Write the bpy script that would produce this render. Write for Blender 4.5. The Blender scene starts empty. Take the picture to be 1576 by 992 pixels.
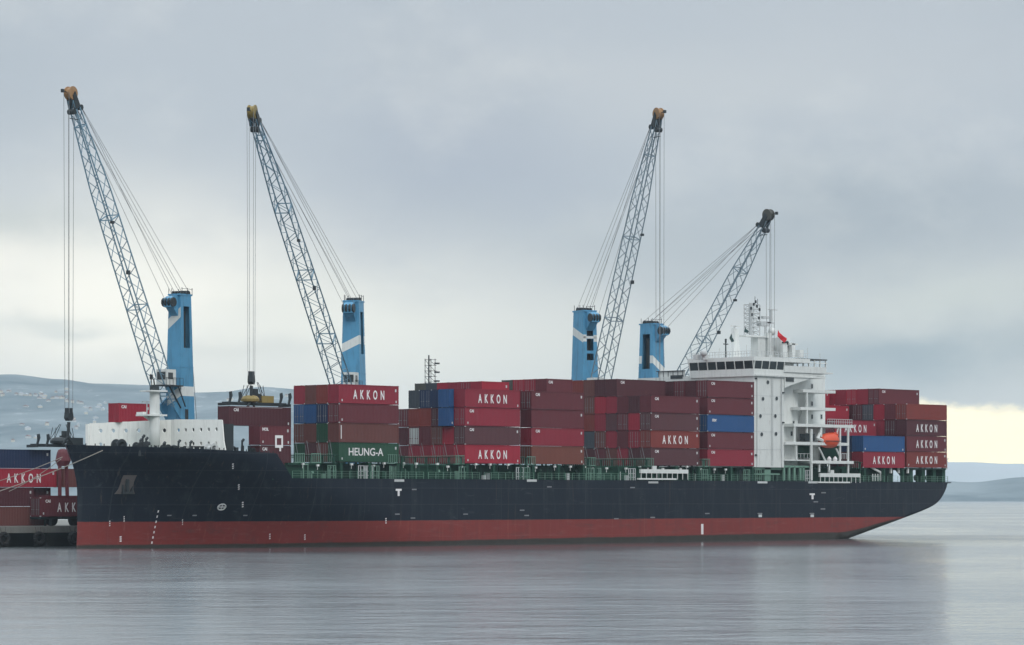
import bpy, math, random
from mathutils import Vector, noise, Matrix
R = math.radians
random.seed(7)
# ------------------------------------------------------------------ frame
# World axes follow the moored ship: x = along it towards the stern, y = away from the viewer, z up from the sea.
F = 4750.; TH = R(46); CO, SI = math.cos(TH), math.sin(TH)
Y0 = F/10.5; X0 = -266/10.5; CH = 7.1; HZ = 766.
def c2s(X, Y): return ((X-X0)*CO+(Y-Y0)*SI, -(X-X0)*SI+(Y-Y0)*CO)
def U(px, v):
    k = (px-788)/F
    return (k*(Y0+v*CO)-X0+v*SI)/(CO-k*SI)
def ZZ(px, py, v): return CH+(HZ-py)*(Y0+U(px, v)*SI+v*CO)/F
scene = bpy.context.scene
col = scene.collection
# ------------------------------------------------------------------ camera
cam = bpy.data.cameras.new('camera'); co = bpy.data.objects.new('camera', cam); col.objects.link(co)
cu, cv = c2s(0, 0)
co.location = (cu, cv, CH); co.rotation_euler = (R(90), 0, -TH)
cam.lens = 36*F/1576; cam.sensor_width = 36; cam.shift_y = (HZ-496)/1576
cam.clip_start = 1; cam.clip_end = 60000
scene.camera = co
scene.view_settings.view_transform = 'Standard'; scene.view_settings.look = 'None'
scene.view_settings.exposure = 0.1; scene.view_settings.gamma = 1
# ------------------------------------------------------------------ node helper
class N:
    def __init__(s, tree): s.t = tree; s.n = tree.nodes; s.l = tree.links
    def put(s, sock, v):
        if v is None: return
        if hasattr(v, 'links') or isinstance(v, bpy.types.NodeSocket): s.l.new(v, sock)
        else: sock.default_value = v
    def m(s, op, a, b=None, c=None, clamp=False):
        n = s.n.new('ShaderNodeMath'); n.operation = op; n.use_clamp = clamp
        s.put(n.inputs[0], a); s.put(n.inputs[1], b); s.put(n.inputs[2], c); return n.outputs[0]
    def vm(s, op, a, b=None):
        n = s.n.new('ShaderNodeVectorMath'); n.operation = op
        s.put(n.inputs[0], a); s.put(n.inputs[1], b)
        return n.outputs['Value'] if op in ('DOT_PRODUCT', 'LENGTH') else n.outputs[0]
    def xyz(s, x, y, z):
        n = s.n.new('ShaderNodeCombineXYZ')
        for i, q in enumerate((x, y, z)): s.put(n.inputs[i], q)
        return n.outputs[0]
    def sep(s, v):
        n = s.n.new('ShaderNodeSeparateXYZ'); s.put(n.inputs[0], v); return n.outputs
    def noise(s, vec, scale, detail=4, rough=.5, dist=0.):
        n = s.n.new('ShaderNodeTexNoise'); s.put(n.inputs['Vector'], vec)
        n.inputs['Scale'].default_value = scale; n.inputs['Detail'].default_value = detail
        n.inputs['Roughness'].default_value = rough; n.inputs['Distortion'].default_value = dist
        return n.outputs['Fac']
    def mix(s, f, a, b, mode='MIX'):
        n = s.n.new('ShaderNodeMix'); n.data_type = 'RGBA'; n.blend_type = mode
        s.put(n.inputs[0], f); s.put(n.inputs[6], a); s.put(n.inputs[7], b); return n.outputs[2]
    def rng(s, v, a, b, c=0., d=1., smooth=False):
        n = s.n.new('ShaderNodeMapRange'); s.put(n.inputs[0], v)
        if smooth: n.interpolation_type = 'SMOOTHSTEP'
        for i, q in enumerate((a, b, c, d)): n.inputs[i+1].default_value = q
        return n.outputs[0]
def srgb(r, g, b, k=1.):
    f = lambda c: ((c/255+.055)/1.055)**2.4 if c > 10 else c/255/12.92
    return (f(r)*k, f(g)*k, f(b)*k, 1)
# ------------------------------------------------------------------ world: Nishita light behind a thick cloud deck
SUN_EL, SUN_AZ = 42, 0
w = bpy.data.worlds.new('World'); scene.world = w; w.use_nodes = True
g = N(w.node_tree)
bg = w.node_tree.nodes['Background']
sky = g.n.new('ShaderNodeTexSky'); sky.sky_type = 'NISHITA'; sky.sun_disc = False
sun_dir = Vector((-.30, -.85, 0)).normalized()          # horizontal direction towards the sun
sky.sun_elevation = R(SUN_EL); sky.sun_rotation = math.atan2(sun_dir.x, sun_dir.y)
tc = g.n.new('ShaderNodeTexCoord'); D = tc.outputs['Generated']
fwd = g.vm('DOT_PRODUCT', D, (SI, CO, 0)); rgt = g.vm('DOT_PRODUCT', D, (CO, -SI, 0)); dz = g.sep(D)[2]
az = g.m('MULTIPLY', g.m('ARCTAN2', rgt, fwd), 57.2958)     # degrees right of the harbour view
el = g.m('MULTIPLY', g.m('ARCSINE', dz), 57.2958)           # degrees above the horizon
wn = g.noise(g.xyz(g.m('MULTIPLY', az, .28), g.m('MULTIPLY', el, .42), 3.), 1., 6, .58)
wn2 = g.noise(g.xyz(g.m('MULTIPLY', az, .16), g.m('MULTIPLY', el, .30), 9.), 1., 5, .55)
wa = g.m('ADD', az, g.m('MULTIPLY', g.m('SUBTRACT', wn, .5), 3.4))
we = g.m('ADD', el, g.m('MULTIPLY', g.m('SUBTRACT', wn2, .5), 2.6))
def blob(a0, e0, sa, se, A=None, E=None):
    A = A or wa; E = E or we
    x = g.m('DIVIDE', g.m('SUBTRACT', A, a0), sa); y = g.m('DIVIDE', g.m('SUBTRACT', E, e0), se)
    q = g.m('ADD', g.m('MULTIPLY', x, x), g.m('MULTIPLY', y, y))
    return g.m('EXPONENT', g.m('MULTIPLY', q, -1.))
c = g.mix(g.rng(we, 1.5, 6.5, smooth=True), srgb(200, 206, 209), srgb(176, 186, 197))
for a0, e0, sa, se, colr, k in (
        (-7.0, 3.4, 3.4, 1.9, (228, 231, 229), .95), (-2.6, 3.0, 3.2, 1.2, (216, 221, 220), .85), (-9.8, 4.3, 1.2, .7, (228, 230, 228), .8),
        (-6.5, 1.6, 7.5, 1.0, (214, 219, 219), .7), (1.2, 2.5, 3.0, .8, (204, 210, 211), .55),
        (-1.2, 6.2, 2.6, 1.6, (170, 180, 193), .8), (6.2, 5.0, 3.6, 1.2, (164, 175, 186), .8), (2.4, 4.4, 2.2, .7, (172, 182, 191), .5),
        (7.0, 2.4, 3.6, .75, (158, 172, 182), .85), (8.2, 3.6, 2.0, .6, (190, 199, 202), .7), (-9.2, 5.0, 1.4, .5, (176, 186, 192), .6),
        (-8.4, 3.2, 1.1, .18, (196, 204, 207), .7), (-5.3, 2.6, 1.6, .2, (203, 209, 210), .6), (3.5, 7.8, 5, 1.0, (186, 194, 202), .5)):
    c = g.mix(g.m('MULTIPLY', blob(a0, e0, sa, se), k), c, srgb(*colr))
# soft streaky structure everywhere
c = g.mix(g.m('MULTIPLY', g.rng(wn, .45, .72, smooth=True), .16), c, srgb(215, 220, 222))
c = g.mix(g.m('MULTIPLY', g.rng(wn2, .52, .3, smooth=True), .15), c, srgb(158, 170, 182))
# pale clear gap under the cloud edge at the right
ee = g.m('ADD', el, g.m('ADD', g.m('MULTIPLY', g.m('SUBTRACT', wn, .5), .7), g.m('MULTIPLY', g.m('SUBTRACT', g.noise(g.xyz(g.m('MULTIPLY', az, 1.1), g.m('MULTIPLY', el, 1.6), 1.), 1., 5, .6), .5), .55)))
gap = g.m('MULTIPLY', g.rng(ee, 1.80, 1.55, smooth=True), g.rng(az, 4.6, 8.2, smooth=True))
gap = g.m('MULTIPLY', gap, g.rng(az, 60, 30, smooth=True))
# contrast of the real cloud deck, seen before the air softens it
c = g.vm('MAXIMUM', g.vm('MULTIPLY', g.vm('ADD', g.vm('MULTIPLY', g.vm('SUBTRACT', c, (.52, .56, .59)), (1.65, 1.65, 1.65)), (.53, .56, .575)), (1.25, 1.195, 1.11)), (.1, .1, .1))
c = g.mix(gap, c, srgb(255, 240, 196, 1.75))
# cloud deck is brighter towards the zenith, beyond the frame
zen = g.rng(dz, .17, .75, 1., 2.7, smooth=True)
lum = g.m('MULTIPLY', g.m('ADD', 1., 0.), zen)
cc = g.vm('MULTIPLY', c, g.xyz(lum, lum, lum))
STR = .1
cc = g.vm('MULTIPLY', cc, (1/STR, 1/STR, 1/STR))
fin = g.mix(.97, sky.outputs[0], cc)
g.l.new(fin, bg.inputs[0]); bg.inputs[1].default_value = STR
# ------------------------------------------------------------------ sun behind the overcast
sl = bpy.data.lights.new('sun', 'SUN'); sl.energy = 1.1; sl.angle = R(25); sl.color = (1, .96, .9)
so = bpy.data.objects.new('sun', sl); col.objects.link(so)
sd = Vector((sun_dir.x*math.cos(R(SUN_EL)), sun_dir.y*math.cos(R(SUN_EL)), math.sin(R(SUN_EL))))
so.rotation_euler = sd.to_track_quat('Z', 'Y').to_euler()
# ------------------------------------------------------------------ materials
def paint(name, c, rough=.5, var=.18, dirt=.12, metal=0., scale=.35, rust=0.):
    m = bpy.data.materials.new(name); m.use_nodes = True; h = N(m.node_tree); b = h.n['Principled BSDF']
    t = h.n.new('ShaderNodeTexCoord').outputs['Object']
    oi = h.n.new('ShaderNodeObjectInfo')
    base = (c[0], c[1], c[2], 1)
    rnd = oi.outputs['Random']
    off = h.vm('ADD', t, h.xyz(h.m('MULTIPLY', rnd, 91.), h.m('MULTIPLY', rnd, 37.), 0.))
    n1 = h.noise(off, scale, 5, .6)
    st = h.noise(h.vm('MULTIPLY', off, (1.6, 1.6, .22)), 1.1, 5, .65)
    v = h.m('ADD', 1-var, h.m('MULTIPLY', n1, 2*var))
    v = h.m('MULTIPLY', v, h.m('ADD', .93, h.m('MULTIPLY', rnd, .14)))
    cc = h.vm('MULTIPLY', base[:3], h.xyz(v, v, v))
    cc = h.mix(h.m('MULTIPLY', h.rng(st, .48, .75, smooth=True), dirt*2), cc, (c[0]*.45+.02, c[1]*.45+.018, c[2]*.45+.015, 1))
    if rust:
        rn = h.noise(h.vm('MULTIPLY', off, (1.3, 1.3, .3)), 2.2, 6, .7)
        cc = h.mix(h.m('MULTIPLY', h.rng(rn, .60, .72), rust), cc, (.16, .07, .04, 1))
    h.l.new(cc, b.inputs['Base Color']); b.inputs['Metallic'].default_value = metal; b.inputs['Specular IOR Level'].default_value = .3
    h.l.new(h.m('ADD', rough-.08, h.m('MULTIPLY', n1, .16)), b.inputs['Roughness'])
    return m
M = {}
CC = {'red': (.235, .021, .038), 'crimson': (.29, .018, .036), 'brick red': (.185, .033, .028), 'maroon': (.115, .024, .032), 'dark maroon': (.075, .020, .026),
      'brown': (.130, .045, .040), 'rust brown': (.16, .050, .036), 'mauve brown': (.092, .034, .040), 'blue': (.020, .075, .20), 'navy': (.014, .028, .075),
      'green': (.018, .066, .038), 'dark green': (.02, .07, .04), 'slate grey': (.05, .06, .075), 'pale grey': (.42, .45, .44), 'olive grey': (.075, .075, .065)}
for k, v in CC.items(): M[k] = paint('container_'+k.replace(' ', '_'), v, .5, .12, .10, rust=.35)
M['white'] = paint('ship_white', (.64, .66, .64), .45, .07, .16, rust=.30)
M['offwhite'] = paint('grey_white', (.50, .52, .52), .5, .08, .15)
M['text'] = paint('white_lettering', (.72, .70, .70), .6, .05, .05)
M['teal'] = paint('deck_green', (.010, .052, .032), .55, .2, .2, rust=.2)
M['palegreen'] = paint('pale_green_rails', (.15, .27, .21), .55, .12, .1)
M['dark'] = paint('dark_steel', (.025, .032, .036), .5, .2, .2)
M['greysteel'] = paint('boom_grey_steel', (.17, .23, .27), .6, .12, .1)
M['brightwhite'] = paint('breakwater_white', (.82, .82, .78), .5, .05, .14, rust=.25)
M['steel'] = paint('boom_steel', (.16, .27, .35), .5, .12, .1)
M['wire'] = paint('wire_rope', (.20, .21, .22), .6, .05, .0)
M['craneblue'] = paint('crane_blue', (.080, .265, .43), .45, .14, .34, rust=.3)
M['yellow'] = paint('ochre_paint', (.24, .18, .06), .5, .15, .25)
M['tan'] = paint('tan_sheave', (.33, .19, .09), .55, .15, .25)
M['orange'] = paint('lifeboat_orange', (.62, .085, .035), .4, .08, .06)
M['flagred'] = paint('flag_red', (.55, .02, .03), .8, .05, 0)
M['flagdark'] = paint('flag_dark', (.03, .06, .06), .8, .05, 0)
M['rubber'] = paint('rubber', (.018, .018, .018), .8, .1, .1)
M['rust'] = paint('rusty_iron', (.10, .088, .085), .8, .2, .08)
M['ropefib'] = paint('mooring_rope', (.34, .31, .27), .9, .1, .1)
M['concrete'] = paint('concrete', (.20, .20, .185), .85, .2, .35)
M['darkconcrete'] = paint('shaded_concrete', (.035, .038, .036), .7, .2, .3)  # dark tone paints in the shadow below the quay deck
def glass():
    m = bpy.data.materials.new('window_glass'); m.use_nodes = True; b = m.node_tree.nodes['Principled BSDF']
    b.inputs['Base Color'].default_value = (.02, .028, .032, 1); b.inputs['Roughness'].default_value = .12; return m
M['glass'] = glass()
def hull_mat():
    m = bpy.data.materials.new('hull_paint'); m.use_nodes = True; h = N(m.node_tree); b = h.n['Principled BSDF']
    t = h.n.new('ShaderNodeTexCoord').outputs['Object']; x, y, z = h.sep(t)
    n1 = h.noise(t, .12, 6, .6); n2 = h.noise(h.vm('MULTIPLY', t, (1., 1., .12)), .8, 6, .65); n3 = h.noise(h.vm('MULTIPLY', t, (.25, 1., 2.)), 1.2, 5, .6)
    navy = h.mix(n1, (.003, .006, .013, 1), (.008, .014, .025, 1)); b.inputs['Specular IOR Level'].default_value = .22
    streak = h.noise(h.vm('MULTIPLY', t, (1.5, 1., .07)), 1.0, 6, .7)
    scuff = h.noise(h.vm('MULTIPLY', t, (.22, 1., 1.1)), 1.0, 7, .72, .6)
    navy = h.mix(h.m('MULTIPLY', h.rng(n2, .52, .70), .5), navy, (.030, .036, .042, 1))
    navy = h.mix(h.m('MULTIPLY', h.rng(streak, .60, .70), .55), navy, (.075, .055, .045, 1))
    navy = h.mix(h.m('MULTIPLY', h.rng(scuff, .60, .68), .45), navy, (.055, .062, .070, 1))
    pl = h.m('ABSOLUTE', h.m('SUBTRACT', h.m('FRACT', h.m('MULTIPLY', x, 1/9.6)), .5))
    ph_ = h.m('ABSOLUTE', h.m('SUBTRACT', h.m('FRACT', h.m('MULTIPLY', z, 1/2.45)), .5))
    seam = h.m('MAXIMUM', h.m('LESS_THAN', pl, .007), h.m('LESS_THAN', ph_, .018))
    navy = h.mix(h.m('MULTIPLY', seam, .35), navy, (.04, .045, .05, 1))
    red = h.mix(n1, (.150, .024, .022, 1), (.225, .040, .034, 1))
    red = h.mix(h.m('MULTIPLY', h.rng(n2, .5, .75), .45), red, (.10, .035, .035, 1))
    red = h.mix(h.m('MULTIPLY', h.rng(n3, .55, .72), .35), red, (.22, .09, .08, 1))
    weed_shade = h.mix(n2, (.022, .024, .020, 1), (.055, .045, .038, 1))
    zt = h.m('ADD', 3.72, h.m('MULTIPLY', h.m('SUBTRACT', n2, .5), .16))
    red = h.mix(h.m('MULTIPLY', h.rng(scuff, .57, .66), .5), red, (.09, .045, .04, 1))
    red = h.mix(h.m('MULTIPLY', h.rng(streak, .58, .70), .4), red, (.30, .11, .08, 1))
    cc = h.mix(h.rng(h.m('SUBTRACT', z, zt), -.02, .02), red, navy)
    # fouling band, deepened aft to paint in dark reflection and stern shade
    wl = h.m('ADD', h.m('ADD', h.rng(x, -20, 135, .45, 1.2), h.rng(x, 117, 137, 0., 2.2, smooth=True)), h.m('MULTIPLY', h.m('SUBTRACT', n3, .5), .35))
    cc = h.mix(h.rng(h.m('SUBTRACT', z, wl), .12, -.10), cc, weed_shade)
    h.l.new(cc, b.inputs['Base Color']); h.l.new(h.rng(n1, .3, .7, .32, .5), b.inputs['Roughness'])
    bp = h.n.new('ShaderNodeBump'); bp.inputs['Strength'].default_value = .6; bp.inputs['Distance'].default_value = .06
    h.l.new(h.m('ADD', h.m('ADD', h.noise(t, .35, 2), h.m('MULTIPLY', h.noise(h.vm('MULTIPLY', t, (1., 1., .5)), 1.1, 2), .5)), h.m('MULTIPLY', seam, .4)), bp.inputs['Height']); h.l.new(bp.outputs[0], b.inputs['Normal'])
    return m
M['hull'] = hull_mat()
def water_mat():
    m = bpy.data.materials.new('sea_water'); m.use_nodes = True; h = N(m.node_tree); b = h.n['Principled BSDF']
    geo = h.n.new('ShaderNodeNewGeometry').outputs['Position']
    b.inputs['Base Color'].default_value = (.155, .178, .182, 1); b.inputs['IOR'].default_value = 1.34
    a = h.noise(h.vm('MULTIPLY', geo, (1, 1, 0)), .55, 4, .6, .4)
    s = h.noise(h.vm('MULTIPLY', geo, (1, 1, 0)), 2.2, 3, .6)
    l = h.noise(h.vm('MULTIPLY', geo, (.5, 1, 0)), .045, 4, .55, .6)
    patch = h.noise(h.vm('MULTIPLY', geo, (1, 1, 0)), .011, 4, .6, .8)
    cr = h.xyz(h.m('MULTIPLY', h.vm('DOT_PRODUCT', geo, (CO, -SI, 0)), .55), h.vm('DOT_PRODUCT', geo, (SI, CO, 0)), 0.)
    wv = h.noise(cr, .16, 5, .62, .3)
    ht = h.m('ADD', h.m('MULTIPLY', wv, .95), h.m('ADD', h.m('ADD', h.m('MULTIPLY', a, .26), h.m('MULTIPLY', s, .04)), h.m('MULTIPLY', l, .35)))
    bp = h.n.new('ShaderNodeBump'); bp.inputs['Distance'].default_value = 1.0
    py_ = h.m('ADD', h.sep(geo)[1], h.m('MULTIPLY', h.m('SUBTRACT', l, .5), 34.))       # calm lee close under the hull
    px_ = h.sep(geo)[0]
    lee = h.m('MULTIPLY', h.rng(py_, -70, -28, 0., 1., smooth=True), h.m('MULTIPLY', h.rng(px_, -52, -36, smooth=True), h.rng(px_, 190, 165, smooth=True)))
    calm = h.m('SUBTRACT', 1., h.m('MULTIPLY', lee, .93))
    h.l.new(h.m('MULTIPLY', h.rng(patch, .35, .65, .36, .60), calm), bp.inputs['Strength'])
    h.l.new(h.mix(h.m('MULTIPLY', lee, .8), (.168, .190, .200, 1), (.03, .04, .042, 1)), b.inputs['Base Color'])  # base colour darkened near the hull to paint its reflection
    h.l.new(ht, bp.inputs['Height']); h.l.new(bp.outputs[0], b.inputs['Normal'])
    h.l.new(h.rng(patch, .35, .65, .10, .18), b.inputs['Roughness'])
    return m
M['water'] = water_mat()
def hill_mat(name, snow):
    m = bpy.data.materials.new(name); m.use_nodes = True; h = N(m.node_tree); b = h.n['Principled BSDF']
    geo = h.n.new('ShaderNodeNewGeometry').outputs['Position']; z = h.sep(geo)[2]
    n1 = h.noise(geo, .004, 7, .65, .5); n2 = h.noise(geo, .018, 6, .7)
    cc = h.mix(h.rng(n1, .35, .65), (.030, .062, .075, 1), (.19, .23, .24, 1))
    cc = h.mix(h.m('MULTIPLY', h.rng(n2, .45, .7), .3), cc, (.15, .16, .15, 1))
    if snow: cc = h.mix(h.m('MULTIPLY', h.rng(h.m('ADD', n2, h.m('MULTIPLY', n1, .5)), .84, .93), h.rng(z, 60, 260, .08, .40)), cc, (.7, .72, .75, 1))
    h.l.new(cc, b.inputs['Base Color']); b.inputs['Roughness'].default_value = .95
    return m
# ------------------------------------------------------------------ mesh builder
class MB:
    def __init__(s): s.v = []; s.f = []; s.mi = []
    def add(s, vs, fs, mi=0):
        o = len(s.v); s.v += [tuple(p) for p in vs]; s.f += [[i+o for i in f] for f in fs]; s.mi += [mi]*len(fs); return s
    def box(s, x0, y0, z0, x1, y1, z1, mi=0):
        v = [(x0,y0,z0),(x1,y0,z0),(x1,y1,z0),(x0,y1,z0),(x0,y0,z1),(x1,y0,z1),(x1,y1,z1),(x0,y1,z1)]
        return s.add(v, [[0,3,2,1],[4,5,6,7],[0,1,5,4],[1,2,6,5],[2,3,7,6],[3,0,4,7]], mi)
    def tube(s, a, b, r, n=6, r2=None, mi=0):
        a, b = Vector(a), Vector(b); d = (b-a)
        if d.length < 1e-6: return s
        d.normalize(); r2 = r if r2 is None else r2
        p = d.orthogonal().normalized(); q = d.cross(p)
        vs = []
        for e, rr in ((a, r), (b, r2)):
            for i in range(n):
                t = 2*math.pi*i/n; vs.append(e+p*math.cos(t)*rr+q*math.sin(t)*rr)
        return s.add(vs, [[i, (i+1) % n, n+(i+1) % n, n+i] for i in range(n)]+[list(range(n))[::-1], list(range(n, 2*n))], mi)
    def prism(s, pts, axis, a, b, mi=0):       # polygon in the two other axes, extruded from a to b
        n = len(pts); vs = []
        for e in (a, b):
            for p in pts:
                vs.append({'x': (e, p[0], p[1]), 'y': (p[0], e, p[1]), 'z': (p[0], p[1], e)}[axis])
        return s.add(vs, [[i, (i+1) % n, n+(i+1) % n, n+i] for i in range(n)]+[list(range(n))[::-1], list(range(n, 2*n))], mi)
    def lathe(s, prof, cx, cy, n=14, mi=0):
        vs = []; k = len(prof)
        for i in range(n):
            t = 2*math.pi*i/n
            for r, z in prof: vs.append((cx+r*math.cos(t), cy+r*math.sin(t), z))
        fs = [[i*k+j, ((i+1) % n)*k+j, ((i+1) % n)*k+j+1, i*k+j+1] for i in range(n) for j in range(k-1)]
        fs += [[i*k for i in range(n)][::-1], [i*k+k-1 for i in range(n)]]
        return s.add(vs, fs, mi)
    def mesh(s, name, mats=(), smooth=False):
        me = bpy.data.meshes.new(name); me.from_pydata(s.v, [], s.f)
        for m in mats: me.materials.append(m)
        if len(mats) > 1: me.polygons.foreach_set('material_index', s.mi)
        if smooth: me.polygons.foreach_set('use_smooth', [True]*len(me.polygons))
        me.update(); return me
    def build(s, name, mat, parent=None, smooth=False, loc=None):
        mats = mat if isinstance(mat, (list, tuple)) else [mat]
        o = bpy.data.objects.new(name, s.mesh(name, [M[q] if isinstance(q, str) else q for q in mats], smooth))
        col.objects.link(o)
        if parent: o.parent = parent
        if loc: o.location = loc
        return o
def tag(o, label, cat, group=None, kind=None):
    if label: o['label'] = label
    if cat: o['category'] = cat
    if group: o['group'] = group
    if kind: o['kind'] = kind
    return o
def empty(name, loc, label, cat, group=None, rz=0):
    o = bpy.data.objects.new(name, None); col.objects.link(o); o.location = loc; o.rotation_euler = (0, 0, rz)
    o.empty_display_size = .5
    return tag(o, label, cat, group)
def inst(name, me, mats, parent, loc=(0, 0, 0), rot=(0, 0, 0)):
    o = bpy.data.objects.new(name, me); col.objects.link(o); o.parent = parent; o.location = loc; o.rotation_euler = rot
    for i, m in enumerate(mats):
        o.material_slots[i].link = 'OBJECT'; o.material_slots[i].material = M[m]
    return o
TM = {}
def text_mesh(body, h, width=None, bold=.02, shear=0., space=1.):
    key = (body, h, width, bold, shear, space)
    if key in TM: return TM[key]
    cur = bpy.data.curves.new('lettering', 'FONT'); cur.body = body; cur.size = h/.72; cur.offset = bold*h; cur.extrude = .008
    cur.shear = shear; cur.space_character = space; cur.resolution_u = 3
    o = bpy.data.objects.new('tmp', cur); col.objects.link(o)
    dg = bpy.context.evaluated_depsgraph_get(); me = bpy.data.meshes.new_from_object(o.evaluated_get(dg))
    bpy.data.objects.remove(o)
    xs = [p.co.x for p in me.vertices]; x0, x1 = min(xs), max(xs); k = (width/(x1-x0)) if width else 1
    for p in me.vertices: p.co.x = (p.co.x-x0)*k
    me.materials.clear(); me.materials.append(M['text']); me.name = 'lettering'
    TM[key] = me; return me
def text_on(parent, body, x, y, z, h, width=None, name='lettering', mat='text', rot=(R(90), 0, 0), **kw):
    return inst(name, text_mesh(body, h, width, **kw), [mat], parent, (x, y, z), rot)

# ================================================================== THE SETTING
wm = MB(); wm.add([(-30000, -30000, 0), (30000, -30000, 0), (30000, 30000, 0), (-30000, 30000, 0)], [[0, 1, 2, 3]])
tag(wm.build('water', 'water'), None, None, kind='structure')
# hills: real ridges 6 to 9 km off, laid out by bearing and distance from the harbour
def ridge(pts, px):
    for (a, ya), (b, yb) in zip(pts, pts[1:]):
        if px <= b:
            t = (px-a)/(b-a); t = t*t*(3-2*t); return ya+(yb-ya)*t
    return pts[-1][1]
def terrain(px, t, pts, D0, D1, rough):
    D_ = D0+(D1-D0)*t
    top = (HZ-ridge(pts, px))/F*D1
    s = min(t/.86, 1.); prof = s**.85 if t < .86 else 1-(t-.86)*2.2
    X = (px-788)/F*D_
    nz = noise.fractal(Vector((X*.0011, D_*.0011, 2.)), 1., 2., 6)
    z = top*prof + (nz*rough)*min(1, t*4)*(1-.75*max(0, 1-abs(t-.86)/.2))+noise.noise(Vector((X*.004, 5, 1)))*5*min(1, t*4)
    return X, D_, max(z, -2 if t < .001 else .5)+(.0)
def hill(name, pts, D0, D1, rough, px0, px1, mat, nx=260, ny=46):
    b = MB(); vs = []
    for j in range(ny+1):
        for i in range(nx+1):
            X, Y, z = terrain(px0+(px1-px0)*i/nx, j/ny, pts, D0, D1, rough)
            if j == 0: z = -3
            u_, v_ = c2s(X, Y); vs.append((u_, v_, z))
    b.add(vs, [[j*(nx+1)+i, j*(nx+1)+i+1, (j+1)*(nx+1)+i+1, (j+1)*(nx+1)+i] for j in range(ny) for i in range(nx)])
    return tag(b.build(name, mat, smooth=True), None, None, kind='structure')
LP = [(-900, 560), (-300, 590), (-60, 584), (20, 577), (90, 583), (150, 590), (225, 592), (300, 600), (345, 598), (400, 592), (470, 597), (560, 622), (760, 668), (1100, 735), (1300, 764)]
RP = [(1000, 740), (1300, 735), (1440, 733), (1500, 737), (1576, 731), (1800, 725), (2300, 735)]
RF = [(900, 716), (1300, 712), (1450, 707), (1495, 706), (1560, 710), (1620, 714), (1900, 700), (2300, 716)]
M['farhaze'] = paint('hazy_far_hills', (.42, .46, .48), .9, .2, .2, scale=.0012)  # far ridge painted pale to carry its distance haze
M['hillsnow'] = hill_mat('hill_forest', True); M['hill'] = hill_mat('far_shore', False)
hill('hills', LP, 5600, 7400, 26, -900, 1290, 'hillsnow')
hill('hills', RF, 8200, 9300, 8, 900, 2300, 'farhaze', 150, 20)
hill('hills', RP, 6300, 6900, 5, 1000, 2300, 'hill', 150, 16)
# haze: even air round the camera and everything up to the hills
b = MB(); R1, hz = 11500, 340.
q0 = c2s(0, 0)
corners = [c2s(-6500, -600), c2s(6500, -600), c2s(6500, 9600), c2s(-6500, 9600)]
b.add([(x, y, -4.) for x, y in corners]+[(x, y, hz) for x, y in corners], [[0,3,2,1],[4,5,6,7],[0,1,5,4],[1,2,6,5],[2,3,7,6],[3,0,4,7]])
hm = bpy.data.materials.new('haze'); hm.use_nodes = True; nt = hm.node_tree; nt.nodes.remove(nt.nodes['Principled BSDF'])
pv = nt.nodes.new('ShaderNodeVolumePrincipled'); pv.inputs['Color'].default_value = (.72, .88, 1., 1); pv.inputs['Density'].default_value = 7.2e-5
nt.links.new(pv.outputs[0], nt.nodes['Material Output'].inputs['Volume'])
tag(b.build('haze', hm), None, None, kind='stuff')
# quay behind the ship
b = MB(); b.box(-420, 31, 2.0, 150, 130, 2.95)
q = tag(b.build('quay', 'concrete'), None, None, kind='structure')
b = MB(); b.box(-420, 34.5, -3, 149, 129, 2.0)
for i in range(70):
    x = -418+i*8.1; b.box(x, 31.6, -3, x+1.3, 34.5, 2.0)
tag(b.build('quay_foundation', 'darkconcrete'), None, None, kind='structure')

# ================================================================== SHIP HULL
BW = 28.4; VC = 13.75; TOPD = 9.95
def lerp(a, b, t): return a+(b-a)*max(0, min(1, t))
def ztop(u):
    if u < -12.7: return 14.55-(u+39.3)/26.6*1.02
    if u < -9.5: return lerp(13.53, 10.0, (u+12.7)/3.2)
    return TOPD
def stemx(z): return -37.5-1.9*max(0, (z-8.)/6.5)**1.6 - .15*max(0, 1-z/2)
def bottom(u):
    if u < 108: return -9
    t = (u-127)/24.
    return min(9.6, .11+5.92*t+5.38*max(t, 0)**12.7)
def hb(u, z):
    us = stemx(z)
    k = max(0, min(1, z/13.))
    Le = lerp(60, 25, k**1.15); e = lerp(1.75, 2.7, k)
    t = (u-us)/Le
    if t <= 0: return 0.02
    f = BW/2*(1-(1-min(t, 1))**e)
    if u > 96:
        zb = bottom(u); s = (u-96)/55.
        rz = min(lerp(1.0, 4.0, s*2), max(.25, (TOPD-zb)*.18)); q = max(0, min(1, (z-zb)/rz))
        f *= (1-(1-q)**2.4)**(1/1.9)
        f *= 1-.03*max(0, (u-135)/16)**2
    return max(f, .02)
us = [-39.4+i*.4 for i in range(12)]+[-34.5+i*1.05 for i in range(21)]+[-12.7, -12.2, -11.7, -11.1, -10.5, -9.9, -9.5]+[-8+i*2.5 for i in range(42)]+[97.5+i*1.2 for i in range(44)]+[147+i*.25 for i in range(19)]
us = sorted(set(round(x, 3) for x in us if x <= 151.6))
NZ = 20; b = MB(); vs = []
for u in us:
    zt = ztop(u); zl = -1.5
    if u > 118: zl = max(-1.5, bottom(u))
    for side in (-1, 1):
        for j in range(NZ+1):
            z = zl+(zt-zl)*(j/NZ)**(1.0 if u < 118 else 1.35)
            uu = max(u, stemx(z))
            h_ = hb(uu, z) if uu > stemx(z) else .02
            vs.append((uu, VC+side*h_, z))
S = 2*(NZ+1); fs = []
for i in range(len(us)-1):
    for j in range(NZ):
        a = i*S+j; fs.append([a, a+S, a+S+1, a+1]); a += NZ+1; fs.append([a, a+1, a+S+1, a+S])
    a = i*S; fs.append([a, a+NZ+1, a+S+NZ+1, a+S])      # bottom
    if us[i] >= 0: pass
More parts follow.
